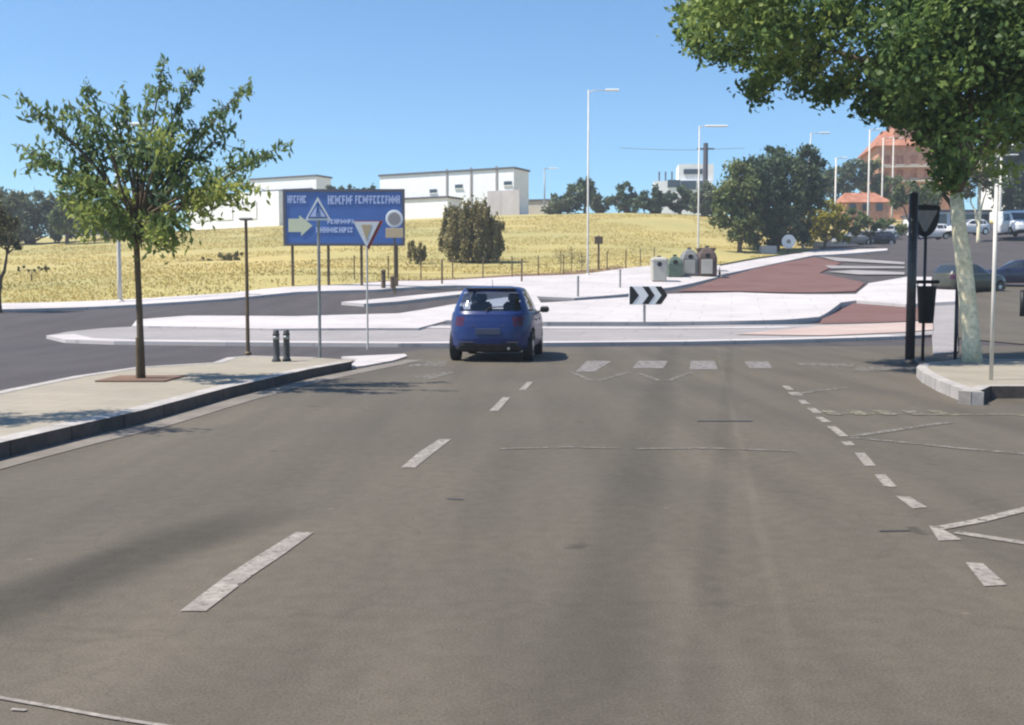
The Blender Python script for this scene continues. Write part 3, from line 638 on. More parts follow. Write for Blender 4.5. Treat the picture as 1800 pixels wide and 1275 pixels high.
# ---- street lamps
def lamp(px, py, ptop, arm, Y, label, lean=0, headlen=.8, r=.062, both=False, m='pole_light'):
    p = PD(px, py, Y); p.z = T(p.x, p.y) + .05; s_ = mpp(p); H = (py-ptop)*s_
    t = empty('street_lamp', p, 0, label, 'street lamp', 'street lamps along the roads')
    MB().tube([(0,0,-.1),(0,0,1.2),(lean,0,H)], [r*1.25,r*1.1,r*.7], 10).build('pole', M[m], t, True)
    MB().lathe((0,0,-.05), [(r*2.2,0),(r*2.2,.12),(r*1.3,.2)], 12).build('base_plate', M[m], t)
    for sg in ((1, -1) if both else (1,)):
        a = arm*sg
        MB().tube([(lean,0,H-.15),(lean+a*.3,0,H-.02),(lean+a,0,H-.02)], [r*.55,r*.45,r*.4], 8).build('arm', M[m], t, True)
        x = lean + a
        MB().box((x+sg*headlen*.3,0,H), (headlen,.28,.12), bev=.05).build('lamp_head', M['sign_white'], t)
    return t
lamp(1033,487,166, 1.2, 68, 'tall pale street lamp standing on the white pavement behind the blue car', headlen=.9)
lamp(1227,445,203, .7, 76, 'pale street lamp rising behind the recycling containers', headlen=1.6)
lamp(1412,440,240, .9, 95, 'slightly leaning pale lamp post in front of the big dark green tree', lean=.5, headlen=.9)
lamp(211,535,225, .8, 50.5, 'pale lamp post whose top hides in the young tree crown on the left', headlen=.7, r=.095)
for i, (x, yb, yt, Y) in enumerate(((1467,425,285,120),(1525,418,235,125),(1549,415,262,140),(1567,412,268,155))):
    lamp(x, yb, yt, .8, Y, ['thin cream post just left of the low terracotta house', 'tallest of the far cream posts, before the terracotta building', 'thin far post right of the tallest cream post', 'faintest far post against the terracotta building'][i], headlen=.6, r=.12)
lamp(1757,395,258, .9, 100, 'pale lamp post beside the white van', headlen=.8, r=.14)
lamp(957,385,306, .8, 150, 'far thin lamp post right of the white warehouse', headlen=1.3, r=.10, m='pole_grey')
# utility pole with wire behind the white house
p = PD(1240, 300, 140); g = T(p.x, p.y); 
up_ = empty('utility_pole', (p.x, p.y, g), 0, 'dark utility pole above the white house with a wire', 'utility pole')
H_ = PD(1240, 252, 140).z - g
MB().tube([(0,0,0),(0,0,H_)], [.38,.30]).build('pole', M['roof_dark'], up_)
MB().box((0,0,H_-.7), (2.2,.16,.16)).build('crossarm', M['roof_dark'], up_)
wv = [(-11.0+ (i/12)*16, 0, H_-.6 - 0.25*math.sin(math.pi*i/12)) for i in range(13)]
MB().tube(wv, .03, 5).build('wire', M['pole_grey'], up_)

# thin posts on the pavement
for i, (x, y, h, Y) in enumerate(((1016,523,34,52),(1090,507,30,58),(1052,470,58,72),(917,497,38,62),(777,503,40,58))):
    q = PD(x, y, Y); q.z = T(q.x, q.y)+.1; s_ = mpp(q)
    L_ = ['thin grey post on the white pavement just left of the lamp', 'thin grey post between the lamp and the chevron sign', 'small dark sign on a short post in the dry grass right of the lamp', 'thin stake on the far pavement right of the car roof', 'thin stake on the far pavement left of the shrub'][i]
    t = empty('marker_post', q, 0, L_, 'post', 'small posts on the far pavement')
    MB().tube([(0,0,-.1),(0,0,h*s_)], .05 if i != 2 else .07, 8).build('pole', M['pole_grey'] if i < 2 else M['metal_brown'], t)
    MB().lathe((0,0,h*s_), [(.055,0),(.06,.04),(.03,.08)], 10).build('cap', M['pole_grey'] if i < 2 else M['metal_brown'], t)
    if i == 2: MB().box((0,-.08,h*s_-.25), (.55,.05,.5), bev=.02).build('sign_panel', M['bark'], t)

# wire fence along the edge of the field
fp = [PD(x, y, Y) for x, y, Y in ((560,503,57.5),(740,495,62),(900,487,66),(1033,481,70.5),(1100,470,73),(1150,466,76))]
fl = densify([(v.x, v.y) for v in fp], 2.6, False)
fe = empty('wire_fence', (fl[0][0], fl[0][1], T(*fl[0])), 0, 'low wire fence with thin brown posts along the dry field edge', 'fence')
o0 = Vector(fe.location)
for x, y in fl: MB().tube([Vector((x, y, T(x, y)-.1))-o0, Vector((x, y, T(x, y)+1.35))-o0], .035, 6).build('fence_post', M['metal_brown'], fe)
wr = MB()
for h in (.35, .75, 1.15): wr.tube([Vector((x, y, T(x, y)+h))-o0 for x, y in fl], .008, 4)
wr.build('wire', M['metal_brown'], fe)

# ---- right foreground: thick dark post, sign seen from behind, litter bin
q = G(1599, 640, 0.0); q = PZ(1599, 640, .0); s3 = mpp(q)
dp = empty('dark_post', q, 0, 'thick dark grey post beside the litter bin at the right corner', 'post')
H_ = (640-345)*s3
MB().tube([(0,0,0),(0,0,H_)], [.092,.085], 14).build('shaft', M['metal_dark'], dp, True)
MB().lathe((0,0,0), [(.15,0),(.15,.05),(.10,.10)], 16).build('base_plate', M['metal_dark'], dp)
MB().lathe((0,0,H_), [(.09,0),(.07,.04),(.02,.06)], 14).build('cap', M['metal_dark'], dp)
q = PZ(1620, 634, .0); s3 = mpp(q)
bs = empty('sign_seen_from_behind', q, 0, 'grey sign back, flat topped and rounded below, on a thin post at the right corner', 'road sign')
zt, zb = (634-363)*s3, (634-417)*s3; hw = 27*s3; zm = zt-.05
arc = [(-hw, zm), (-hw*.93, zm-.10)] + [(-hw*.93*math.cos(a), zm-.12-(zm-.12-zb)*math.sin(a)) for a in np.linspace(.15, math.pi-.15, 14)] + [(hw*.93, zm-.10), (hw, zm), (hw*.9, zt-.005), (0, zt+.02), (-hw*.9, zt-.005)]
MB().plate(arc, 0, .03).build('sign_panel', M['black'], bs)
MB().plate([(-hw*.76, zt-.10), (hw*.76, zt-.10), (hw*.70, zt-.16), (hw*.06, zb+.09), (-hw*.06, zb+.09), (-hw*.70, zt-.16)], -.02, -.001).build('sign_back', M['grey_panel'], bs)
MB().tube([(0,-.05,0),(0,-.05,zb+.10)], .032, 10).build('post', M['metal_dark'], bs, True)
q = PZ(1621, 637, 0); s3 = mpp(q)
lb = empty('litter_bin', (q.x, q.y-.14, 0), 0, 'dark purple grey litter bin with a raised lid, hung on the posts', 'litter bin')
z0, z1 = (637-568)*s3, (637-503)*s3
MB().lathe((0,0,z0), [(.13,0),(.145,.03),(.185,z1-z0-.04),(.195,z1-z0)], 18).build('bin_body', M['black'], lb, True)
MB().box((-.02,0,(637-496)*s3), (.46,.34,.07), bev=.03).build('lid', M['black'], lb)
for sx in (-.15, .15): MB().tube([(sx,.08,z1-.02),(sx,.08,z1+.09)], .012, 6).build('bracket', M['metal_dark'], lb)
# slim posts
for x, yb, yt, r, mm, lab in ((1679,634,500,.035,'metal_dark','short dark slim post close to the left side of the whitewashed trunk'), (1742,668,330,.028,'pole_light','thin pale stake rising from the right pavement corner'), (1797,556,512,.10,'black','dark stub bollard at the right picture edge')):
    q = G(x, yb, .16 if x < 1790 and x > 1700 else 0); H_ = (yb-yt)*mpp(q)
    t = empty('slim_post', q, 0, lab, 'post'); MB().tube([(0,0,-.1),(0,0,H_)], r, 10).build('shaft', M[mm], t, True)
    MB().lathe((0,0,H_), [(r*1.05,0),(r*1.1,.02),(r*.5,.04)], 10).build('cap', M[mm], t)
# small round white sign by the dark tree
p = PD(1386, 438, 90); p.z = T(p.x, p.y); s_ = mpp(p)
t = empty('small_round_sign', p, 0, 'small round white sign against the dark foot of the big green tree', 'road sign')
z_ = (438-418)*s_+.1
MB().lathe((0,0,z_), [(.55,-.02),(.58,0),(.55,.02)], 24, 'y').build('disc', M['sign_white'], t)
MB().lathe((0,-.03,z_), [(.18,-.004),(.18,.004)], 20, 'y').build('pictogram', M['apron'], t)
MB().tube([(0,.05,-.1),(0,.05,z_)], .06).build('post', M['metal_dark'], t)

# ---- recycling containers
def container(px, pb, w_px, h_px, Y, m, label, front=None, flat=False):
    p = PD(px, pb, Y); p.z = T(p.x, p.y)+.1; s_ = mpp(p); W_, H = w_px*s_, h_px*s_
    t = empty('recycling_container', p, R.uniform(-.08, .08), label, 'recycling container', 'recycling containers on the far pavement')
    mb = MB(); prof = [(0,-.5),(.06,-.5),(.62,-.5),(.78,-.42),(.92,-.26),(1.0,-.06)] if not flat else [(0,-.42),(.05,-.45),(.85,-.5),(.86,-.53),(.93,-.5),(1.0,-.30)]
    k = 0
    for f, hwid in prof:
        for (sx, sy) in ((-.82,-1),(-1,-.82),(-1,.82),(-.82,1),(.82,1),(1,.82),(1,-.82),(.82,-1)):
            mb.v.append((sx*-hwid*W_, sy*-hwid*min(W_, 1.3)*.95, f*H))
    for i in range(len(prof)-1):
        for j in range(8): mb.f.append((i*8+j, i*8+(j+1) % 8, (i+1)*8+(j+1) % 8, (i+1)*8+j))
    mb.f.append(tuple(range((len(prof)-1)*8, len(prof)*8))); mb.f.append(tuple(range(8))[::-1])
    mb.build('container_body', M[m], t)
    if front: MB().box((-.04*W_, -.5*min(W_, 1.3)*.95-.02, H*.32), (W_*.60, .03, H*.5), bev=.01).build('front_panel', M[front], t)
    MB().lathe((0,-.47*min(W_,1.3)*.95,H*.70), [(.13,-.04),(.15,.0),(.13,.04)], 14, 'y').build('opening', M['black'], t)
    MB().box((0,0,H+.04), (.25,.10,.10), bev=.03).build('lifting_hook', M['metal_dark'], t)
container(1158,489,28,42,63,'bin_pale','pale cream container, leftmost of the recycling row', flat=True)
container(1186,484,26,36,66,'bin_green','dark green low container second from the left in the recycling row')
container(1211,483,30,46,67,'bin_grey','grey domed container with a pale front, third in the recycling row', 'bin_pale')
container(1242,482,33,50,67,'bin_brown','brown domed container with a pale front, rightmost of the recycling row', 'bin_pale')
q = PD(1240, 470, 71); q.z = T(q.x, q.y)
o = empty('cabinet', q, 0, 'dark brown cabinet standing behind the rightmost recycling container', 'cabinet')
s_ = mpp(q); h_ = (470-431)*s_
MB().box((0,0,h_*.5), (28*s_,.7,h_), bev=.04).build('cabinet_body', M['bin_brown'], o); MB().box((0,0,h_+.05), (32*s_,.85,.16), bev=.03).build('cabinet_top', M['bark'], o)
# pavement stone block near the dark tree
q = PD(1350, 441, 90); q.z = T(q.x, q.y)
tag(MB().box((q.x,q.y,q.z+.3), (1.3,.8,.75), bev=.08).build('stone_block', M['plaza']), 'white stone block at the foot of the big dark green tree', 'stone block')

# ================================================================== VEHICLES
HATCH = [  # z, y rear, y front, half width, superellipse power
 (.19,.16,3.86,.74,7),(.24,.06,3.96,.81,7),(.32,.01,4.02,.85,6.5),(.45,-.01,4.04,.872,6),(.60,.0,4.02,.88,6),(.70,.02,3.97,.88,6),(.80,.05,3.88,.872,6),(.88,.08,3.72,.86,6),
 (.925,.09,3.45,.845,6),(.955,.11,3.05,.825,6),(.975,.13,2.92,.80,6.5),(1.08,.20,2.72,.765,7),(1.20,.29,2.50,.72,7),(1.32,.40,2.25,.665,7),(1.40,.49,2.08,.62,7),(1.435,.56,1.98,.59,6),(1.462,.72,1.80,.50,4.5),(1.475,1.0,1.55,.34,3)]
VAN = [(.25,.10,4.9,.85,7),(.32,.02,5.0,.92,7),(.5,.0,5.03,.96,8),(.8,.0,5.0,.97,8),(1.0,.01,4.85,.97,8),(1.12,.02,4.55,.96,8),(1.2,.02,4.25,.95,8),(1.5,.04,4.0,.93,9),(1.8,.07,3.72,.90,9),(2.0,.10,3.5,.87,8),(2.08,.16,3.35,.82,6),(2.12,.35,3.1,.70,4),(2.13,.8,2.6,.45,3)]
def build_car(paint, loc, rz, label, cat='car', group=None, prof=HATCH, kind='hatch', detail=True):
    t = empty('parked_car' if cat == 'car' and group else ('van' if cat == 'van' else 'car'), loc, rz, label, cat, group)
    nr = 120; zs = np.array([p[0] for p in prof]); P_ = np.array(prof)
    zz = np.unique(np.concatenate([np.linspace(zs[0], zs[-1], 46), zs]))
    yr, yf, hw, pw = [np.interp(zz, zs, P_[:, k]) for k in (1, 2, 3, 4)]
    rings = []
    for i in range(len(zz)):
        a = np.linspace(0, 2*math.pi, 721)[:-1]; e = 2/pw[i]
        x = hw[i]*np.sign(np.cos(a))*np.abs(np.cos(a))**e; y = (yr[i]+yf[i])/2+(yf[i]-yr[i])/2*np.sign(np.sin(a))*np.abs(np.sin(a))**e
        # taper the plan towards both ends
        u = (y-yr[i])/(yf[i]-yr[i]); x = x*(1-.10*np.clip(1-u/.25, 0, 1)**2-.16*np.clip((u-.75)/.25, 0, 1)**2)
        yy = y + 0.10*np.clip((.12-u)/.12, 0, 1)*(np.abs(x)/hw[i])**2
        d = np.concatenate([[0], np.cumsum(np.hypot(np.diff(np.append(x, x[0])), np.diff(np.append(yy, yy[0]))))])
        q = np.linspace(0, d[-1], nr+1)[:-1]
        rings.append(np.stack([np.interp(q, d, np.append(x, x[0])), np.interp(q, d, np.append(yy, yy[0])), np.full(nr, zz[i])], 1))
    V = np.concatenate(rings); n = len(zz)
    wb = (.72, 3.22) if kind == 'hatch' else (.9, 4.05); wr_ = .31 if kind == 'hatch' else .34
    bt, rt = (.985, 1.40) if kind == 'hatch' else (1.25, 1.88)
    groups = {}; GL = M['car_glass'] if (kind == 'hatch' and detail) else M['glass_dark']
    for i in range(n-1):
        for j in range(nr):
            q = (j+1) % nr; idx = (i*nr+j, i*nr+q, (i+1)*nr+q, (i+1)*nr+j); c = V[list(idx)].mean(0); nx_ = abs(V[idx[1]] - V[idx[0]])
            side = nx_[1] > nx_[0]*1.0 and abs(c[0]) > hw[i]*.70; k = 'body'; z = c[2]
            u = (c[1]-yr[i])/(yf[i]-yr[i])
            if bt < z < rt:
                if not side and u < .5 and abs(c[0]) < hw[i]*.86: k = 'rear_window' if z < rt-.03 else 'body'
                elif not side and u > .5 and abs(c[0]) < hw[i]*.9: k = 'windscreen'
                elif side and kind == 'hatch' and z < rt-.03 and .13 < u < .90:
                    if .13 < u < .17 + 0: k = 'body'
                    elif abs(c[1]-1.62) > .05 and abs(c[1]-.93) > .03: k = 'side_window'
                elif side and kind != 'hatch' and u > .66 and z < rt-.05 and u < .92: k = 'side_window'
            if k == 'body' and kind == 'hatch' and .70 < z < .885 and u < .06 and abs(c[0]) > .50: k = 'tail_light'
            if k == 'body' and kind != 'hatch' and .75 < z < 1.15 and u < .05 and abs(c[0]) > hw[i]*.80: k = 'tail_light'
            if k == 'body' and .60 < z < .76 and u > .955 and abs(c[0]) > hw[i]*.50: k = 'headlight'
            if k == 'body' and z < .36 and (u < .03 or u > .97): k = 'bumper_skirt|f' if u > .5 else 'bumper_skirt|b'
            if side and k == 'body' and min(math.hypot(c[1]-wy, z-wr_) for wy in wb) < wr_+.045: continue
            sg = ('', )
            if k in ('tail_light', 'headlight', 'side_window'): k = k + ('|l' if c[0] < 0 else '|r')
            groups.setdefault(k, []).append(idx)
    groups['body'].append(tuple((n-1)*nr+j for j in range(nr))); 
    mm = {'body': paint, 'rear_window': GL, 'windscreen': GL, 'side_window': GL, 'tail_light': M['lamp_red'], 'headlight': M['lamp_clear'], 'bumper_skirt': M['plastic']}
    for k, fs in groups.items():
        used = sorted({i for f in fs for i in f}); mp = {a: b for b, a in enumerate(used)}
        me = bpy.data.meshes.new(k.split('|')[0]); me.from_pydata([tuple(V[i]) for i in used], [], [tuple(mp[i] for i in f) for f in fs])
        me.materials.append(mm[k.split('|')[0]]); me.polygons.foreach_set('use_smooth', [True]*len(me.polygons)); me.update()
        link(k.split('|')[0], me, t)
    # floor and dark inner arches
    L1 = prof[3][2]; hwid = prof[3][3]
    MB().box((0, L1/2, .36), (hwid*1.55, L1*.93, .30), bev=.05).build('underbody', M['plastic'], t)
    for wy in wb:
        for sx in (-1, 1):
            x = sx*(hwid-.115)
            w_ = MB().lathe((x, wy, wr_), [(wr_*.80,-.10),(wr_*.97,-.095),(wr_,-.06),(wr_,.06),(wr_*.97,.095),(wr_*.80,.10)], 28, 'x').build('wheel', M['tyre'], t, False)
            MB().lathe((x+sx*.09, wy, wr_), [(wr_*.66,-.02),(wr_*.66,.012),(wr_*.52,.004),(wr_*.18,.016),(wr_*.10,.024)][::1], 20, 'x').build('rim', M['rim'], w_)
    if kind == 'hatch' and detail:
        for sx in (-.36, .36):
            st_ = MB().box((sx, 2.02, .62), (.50, .50, .20), bev=.08); st_.box((sx, 1.74, .88), (.48, .16, .56), bev=.07)
            st_.build('seat', M['plastic'], t); MB().box((sx, 1.72, 1.24), (.26, .10, .17), bev=.04).build('headrest', M['plastic'], t)
        MB().box((0, 1.0, .72), (1.24, .16, .50), bev=.06).build('rear_seat', M['plastic'], t)
        MB().box((0, 2.62, .86), (1.40, .42, .20), bev=.06).build('dashboard', M['plastic'], t)
        MB().box((0, .46, .93), (1.20, .50, .02)).build('parcel_shelf', M['plastic'], t)
        MB().box((0, .545, 1.425), (1.02, .20, .035), bev=.012).build('spoiler', M['plastic'], t)
        MB().box((0, -.018, .60), (.50, .02, .115), bev=.004).build('licence_plate', M['plate'], t)
        MB().box((0, .045, .70), (.66, .03, .035), bev=.01).build('boot_handle', M['plastic'], t)
        MB().tube([(-.06, .105, .985), (.02, .16, 1.06), (.30, .185, 1.075)], .012, 6).build('wiper', M['plastic'], t)
        MB().tube([(.42,-.02,.27),(.42,.10,.27)], .03, 10).build('exhaust_pipe', M['pole_grey'], t)
        MB().box((0, .028, .385), (1.25, .04, .025), bev=.008).build('bumper_trim', M['plastic'], t)
        MB().tube([(0,.86,1.47),(0,.72,1.60)], .006, 5).build('aerial', M['plastic'], t)
    zm = .99 if kind == 'hatch' else 1.3; ym = 2.52 if kind == 'hatch' else 3.75
    for sx in (-1, 1):
        a = MB().box((sx*(prof[3][3]+.09), ym, zm), (.20, .10, .13), bev=.035)
        a.tube([(sx*(prof[3][3]-.10), ym+.02, zm-.06), (sx*(prof[3][3]+.03), ym, zm-.03)], .02, 6).build('mirror', paint if sx < 0 else M['plastic'], t)
    if kind == 'hatch' and detail:
        for sx in (-1, 1):
            hd = MB()
            for yy in (1.28, 2.2): hd.box((sx*.885, yy, .80), (.03, .17, .028), bev=.008)
            for i, yy in enumerate((1.28, 2.2)): MB().box((sx*.883, yy, .80), (.03, .17, .028), bev=.008).build('door_handle', paint, t)
    return t
q = PZ(869, 634, 0)
build_car(M['carblue'], (q.x-.12, q.y-.62, 0), math.radians(-6.0), 'blue hatchback seen from behind, driving in the left lane toward the roundabout').scale = (1.0, .97, 1.045)
def on_ground(px, pb, Y, off=0): p = PD(px, pb, Y); p.z = T(p.x, p.y)+off; return p
GRP = 'cars parked beyond the junction'
def parked(paint, px, pb, Y, rz, label, **k):
    p = on_ground(px, pb, Y); return build_car(paint, p, math.radians(rz), label, k.pop('cat', 'car'), GRP, detail=False, **k)
parked(M['car_olive'], 1652, 506, 52, -62, 'dark olive car half hidden behind the whitewashed trunk')
parked(M['car_navy'], 1848, 509, 60, 78, 'dark navy car with pale wheels cut by the right picture edge')
parked(M['car_silver'], 1532, 438, 108, 100, 'silver car nearest the low pale wall, uphill')
parked(M['car_black'], 1572, 434, 112, 96, 'black low car just left of the thick dark post, uphill')
parked(M['car_white'], 1580, 428, 121, 95, 'white car behind the black one, uphill left of the thick post')
parked(M['car_white'], 1668, 430, 105, 95, 'white car left of the whitewashed trunk, seen under the sign back')
parked(M['car_white'], 1735, 422, 104, 100, 'white car right of the whitewashed trunk, left of the van')
parked(M['car_white'], 1820, 396, 120, 95, 'white car at the right picture edge, beyond the van')
parked(M['car_white'], 1760, 414, 96, 178, 'white van with dark lower grille facing down the road on the right', cat='van', prof=VAN, kind='van')

# ================================================================== BUILDINGS
def building(px0, px1, ptop, Y, depth, rz, m, label, name='building', trim=None, cat='building', zbot=None):
    a = PD(px0, ptop, Y); b = PD(px1, ptop, Y); g = T((a.x+b.x)/2, Y+depth/2) - 3
    t = empty(name, ((a.x+b.x)/2, Y, g), rz, label, cat); W_ = (b.x-a.x)/math.cos(rz); H = a.z-g
    MB().box((0, depth/2, H/2), (W_, depth, H)).build('wall', m, t)
    if trim: MB().box((0, depth/2, H+.06), (W_+.4, depth+.4, .28)).build('roof', trim, t)
    return t, W_, H, (lambda px: (px-(px0+px1)/2)*Y/F/math.cos(rz)), (lambda py: CAMH-(py-HOR)*Y/F-g)
t, W_, H, X_, Z_ = building(660, 903, 303, 170, 5, -.48, M['wall_white'], 'large white warehouse with a thin dark roof edge behind the dry field', 'warehouse', M['roof_dark'], 'warehouse')
for px, py in ((761,337),(807,331),(892,330)): 
    f = MB().box((X_(px), -.04, Z_(py)), (1.3, .12, .55)).build('window', M['glass_dark'], t)
    MB().box((X_(px), -.12, Z_(py)-.36), (1.5, .2, .1)).build('sill', M['wall_white'], f)
for px in (786, 829, 873): MB().box((X_(px), -.06, Z_(345)), (.30, .12, 8.0)).build('downpipe', M['apron'], t)
MB().box((X_(720), -.4, Z_(356)), (11, .8, .35)).build('canopy', M['roof_dark'], t)
MB().box((X_(885), -.1, Z_(372)), (5.5, .12, 5.4)).build('roller_door', M['plaza'], t)
building(910, 962, 353, 178, 6, -.32, M['wall_cream'], 'low cream annex right of the white warehouse', 'building', M['roof_dark'])
t, W_, H, X_, Z_ = building(432, 562, 313, 185, 4, -.48, M['wall_white'], 'white hall with a flat roof, seen between the young tree and the blue board', 'warehouse', M['roof_dark'], 'warehouse')
MB().box((X_(500), -.2, Z_(337)), (12, .4, .3)).build('canopy', M['roof_dark'], t)
t, W_, H, X_, Z_ = building(318, 500, 340, 165, 4, -.48, M['wall_white'], 'long low cream hall behind the field, left of the blue board', 'warehouse', None, 'warehouse')
for px in (350, 392, 440): MB().box((X_(px), -.05, Z_(372)), (3.2, .12, 2.6)).build('roller_door', M['wall_white'], t)
t, W_, H, X_, Z_ = building(572, 790, 352, 158, 4, -.48, M['wall_white'], 'low white wing in front of the large warehouse, behind the blue board', 'warehouse', M['roof_dark'], 'warehouse')
t, W_, H, X_, Z_ = building(128, 178, 392, 130, 6, .2, M['wall_white'], 'small white hut at the far edge of the field under the young tree', 'hut', None, 'hut')
MB().box((X_(150), -.06, Z_(412)), (.8, .15, 2.2)).build('door', M['roof_dark'], t)
# white house on the hill
t, W_, H, X_, Z_ = building(1150, 1252, 318, 175, 10, -.1, M['wall_white'], 'white hillside house with a dark window band above the far trees', 'house', None, 'house')
MB().box((X_(1223), 4, Z_(305)), (5.6, 7, 2.6)).build('upper_storey', M['wall_white'], t)
MB().box((X_(1218), .42, Z_(304)), (3.0, .14, .8)).build('window', M['glass_dark'], t)
for px, py, w_, h_ in ((1185,325,2.0,1.2),(1210,328,2.4,1.4),(1235,327,1.6,1.2)): MB().box((X_(px), -.06, Z_(py)), (w_, .12, h_)).build('window', M['glass_dark'], t)
for px in (1160, 1171, 1182): MB().tube([(X_(px), 1, Z_(319)), (X_(px), 1, Z_(303))], .13, 6).build('terrace_post', M['roof_dark'], t)
# terracotta apartment house partly hidden by the big tree
t, W_, H, X_, Z_ = building(1548, 1680, 256, 165, 16, -.15, M['wall_terra'], 'tall terracotta house with clay roofs behind the big tree', 'house', None, 'house')
def gable(x0, x1, y0, y1, z0, z1):
    v = [(x0,y0,z0),(x1,y0,z0),(x1,y1,z0),(x0,y1,z0),(x0+(x1-x0)*.2,(y0+y1)/2,z1),(x1-(x1-x0)*.2,(y0+y1)/2,z1)]
    return MB().add(v, [(3,2,1,0),(0,1,5,4),(1,2,5),(2,3,4,5),(3,0,4)])
gable(-W_/2-.7, W_/2+.7, -.7, 16.7, H, H+3.4).build('roof', M['roof_terra'], t)
MB().box((X_(1605), 5, H+2.4), (4.5, 5, 4)).build('upper_storey', M['wall_terra'], t)
gable(X_(1605)-2.9, X_(1605)+2.9, 2, 8, H+4.4, H+5.8).build('roof', M['roof_terra'], t)
for px in (1562, 1585, 1608, 1631, 1656):
    for py in (284, 308, 334):
        f = MB().box((X_(px), -.05, Z_(py)), (.95, .12, 1.25)).build('window', M['roof_terra'], t); MB().box((X_(px), -.12, Z_(py)-.72), (1.2, .22, .12)).build('sill', M['wall_cream'], f)
for py in (296, 321): MB().box((X_(1597), -.5, Z_(py)), (9.5, 1.0, .22)).build('balcony', M['wall_cream'], t)
t, W_, H, X_, Z_ = building(1486, 1562, 356, 138, 9, -.1, M['wall_terra'], 'low terracotta house behind the yellow bushes', 'house', None, 'house')
gable(-W_/2-.4, W_/2+.4, -.4, 9.4, H, H+1.6).build('roof', M['roof_terra'], t)
for px in (1500, 1522, 1545): MB().box((X_(px), -.05, Z_(366)), (.8, .12, .9)).build('window', M['glass_dark'], t)
t, W_, H, X_, Z_ = building(1786, 1900, 246, 150, 15, -.1, M['wall_white'], 'white apartment block at the right picture edge behind dark trees', 'building', M['roof_dark'])
for k in range(4):
    for j in range(4): MB().box((X_(1797+j*24), -.05, Z_(262+k*24)), (1.1, .12, 1.1)).build('window', M['glass_dark'], t)
    MB().box((X_(1800), -.5, Z_(270+k*24)), (2.8, 1.0, .2)).build('balcony', M['wall_cream'], t)
t, W_, H, X_, Z_ = building(1640, 1740, 372, 128, 10, 0, M['wall_white'], 'low white building behind the parked white cars under the big tree', 'building', M['roof_dark'])
for px in (1655, 1680, 1706, 1728): MB().box((X_(px), -.05, Z_(386)), (1.2, .12, 1.1)).build('window', M['glass_dark'], t)
# low pale wall uphill
p0 = PD(1412, 437, 98); p1 = PD(1503, 437, 104)
wl = MB(); ang = math.atan2(p1.y-p0.y, p1.x-p0.x); g = min(T(p0.x, p0.y), T(p1.x, p1.y))
c = (p0+p1)/2; zt = PD(1455, 430, 101).z
wl.box((0, 0, (zt-g)/2), ((p1-p0).length, .3, zt-g+.4), ang)
o = wl.build('low_wall', M['wall_cream']); o.location = (c.x, c.y, g); tag(o, 'low cream wall running uphill below the yellow bushes', 'wall')

# ================================================================== TREES
def limb(mb, a, b, r0, r1, rng, n=6, sag=0.0, wob=.06):
    a = Vector(a); b = Vector(b); L_ = (b-a).length; ps = []
    for i in range(n+1):
        f = i/n; p = a.lerp(b, f); k = math.sin(math.pi*f)
        p += Vector((rng.uniform(-1,1), rng.uniform(-1,1), rng.uniform(-1,1)))*wob*L_*k*.5 + Vector((0,0,sag*L_*k)); ps.append(p)
    mb.tube(ps, [r0+(r1-r0)*i/n for i in range(n+1)], 7); return ps

def blob_tree(name, px, pb, Y, blobs, m, leaf, n, label, cat='tree', trunk_r=.15, trunk_m='bark', seed=1, group=None, depth=.8, aspect=.5, spiky=0.0, droop=.2, trunkname='trunk'):
    """blobs: (px, py, rx px, ry px); crown of leaf clumps round limbs from the foot"""
    rng = random.Random(seed); nr_ = np.random.default_rng(seed)
    p = PD(px, pb, Y); p.z = T(p.x, p.y); s_ = Y/F
    t = empty(name, p, 0, label, cat, group)
    tot = sum(b[2]*b[3] for b in blobs); pts_ = []; tint = []; tr = MB()
    hb = min(b[1] for b in blobs)
    for bx, by, rx, ry in blobs:
        c = np.array([(bx-px)*s_, rng.uniform(-.5, .5)*depth*rx*s_, CAMH-(by-HOR)*s_-p.z]); k = int(n*rx*ry/tot)
        ncl = max(5, int(k/60))
        u = nr_.normal(size=(ncl, 3)); u /= np.linalg.norm(u, axis=1)[:, None]; rad = nr_.uniform(.45, 1.0, ncl)**.6
        cc = u*rad[:, None]*np.array([rx*s_, rx*s_*depth, ry*s_])
        cs = .26*min(rx, ry)*s_*nr_.uniform(.6, 1.25, ncl)
        idx = nr_.integers(0, ncl, k); g = nr_.normal(size=(k, 3)); 
        if spiky: g = g*np.array([.55, .55, 1.0+spiky])
        q = c+cc[idx]+g*cs[idx][:, None]*.62; pts_.append(q)
        ct = nr_.uniform(.15, .85, ncl); tint.append(ct[idx]+nr_.normal(size=k)*.16)
        base_ = Vector((rng.uniform(-.1, .1), 0, 0)); 
        limb(tr, base_+Vector((0, 0, max(.1, c[2]*.25))), tuple(c), trunk_r*.6, trunk_r*.2, rng)
        for i in range(min(6, ncl)): limb(tr, tuple(c*.85+np.array([0,0,c[2]*0])), tuple(c+cc[i]*.8), trunk_r*.22, trunk_r*.06, rng, 4)
    q = np.concatenate(pts_); ti = np.concatenate(tint); ok = q[:, 2] > .05
    cmax = max((CAMH-(b[1]-HOR)*s_-p.z) for b in blobs)
    tr.tube([(0,0,-.3),(0,0,.3),(0.03,0,max(.6, cmax*.55))], [trunk_r*1.25, trunk_r, trunk_r*.6], 10)
    tr.build(trunkname, M[trunk_m], t, True)
    cloud('crown', q[ok], leaf, m, t, seed, aspect, droop, tint=ti[ok])
    return t
FT = 'trees beyond the field and the roads'
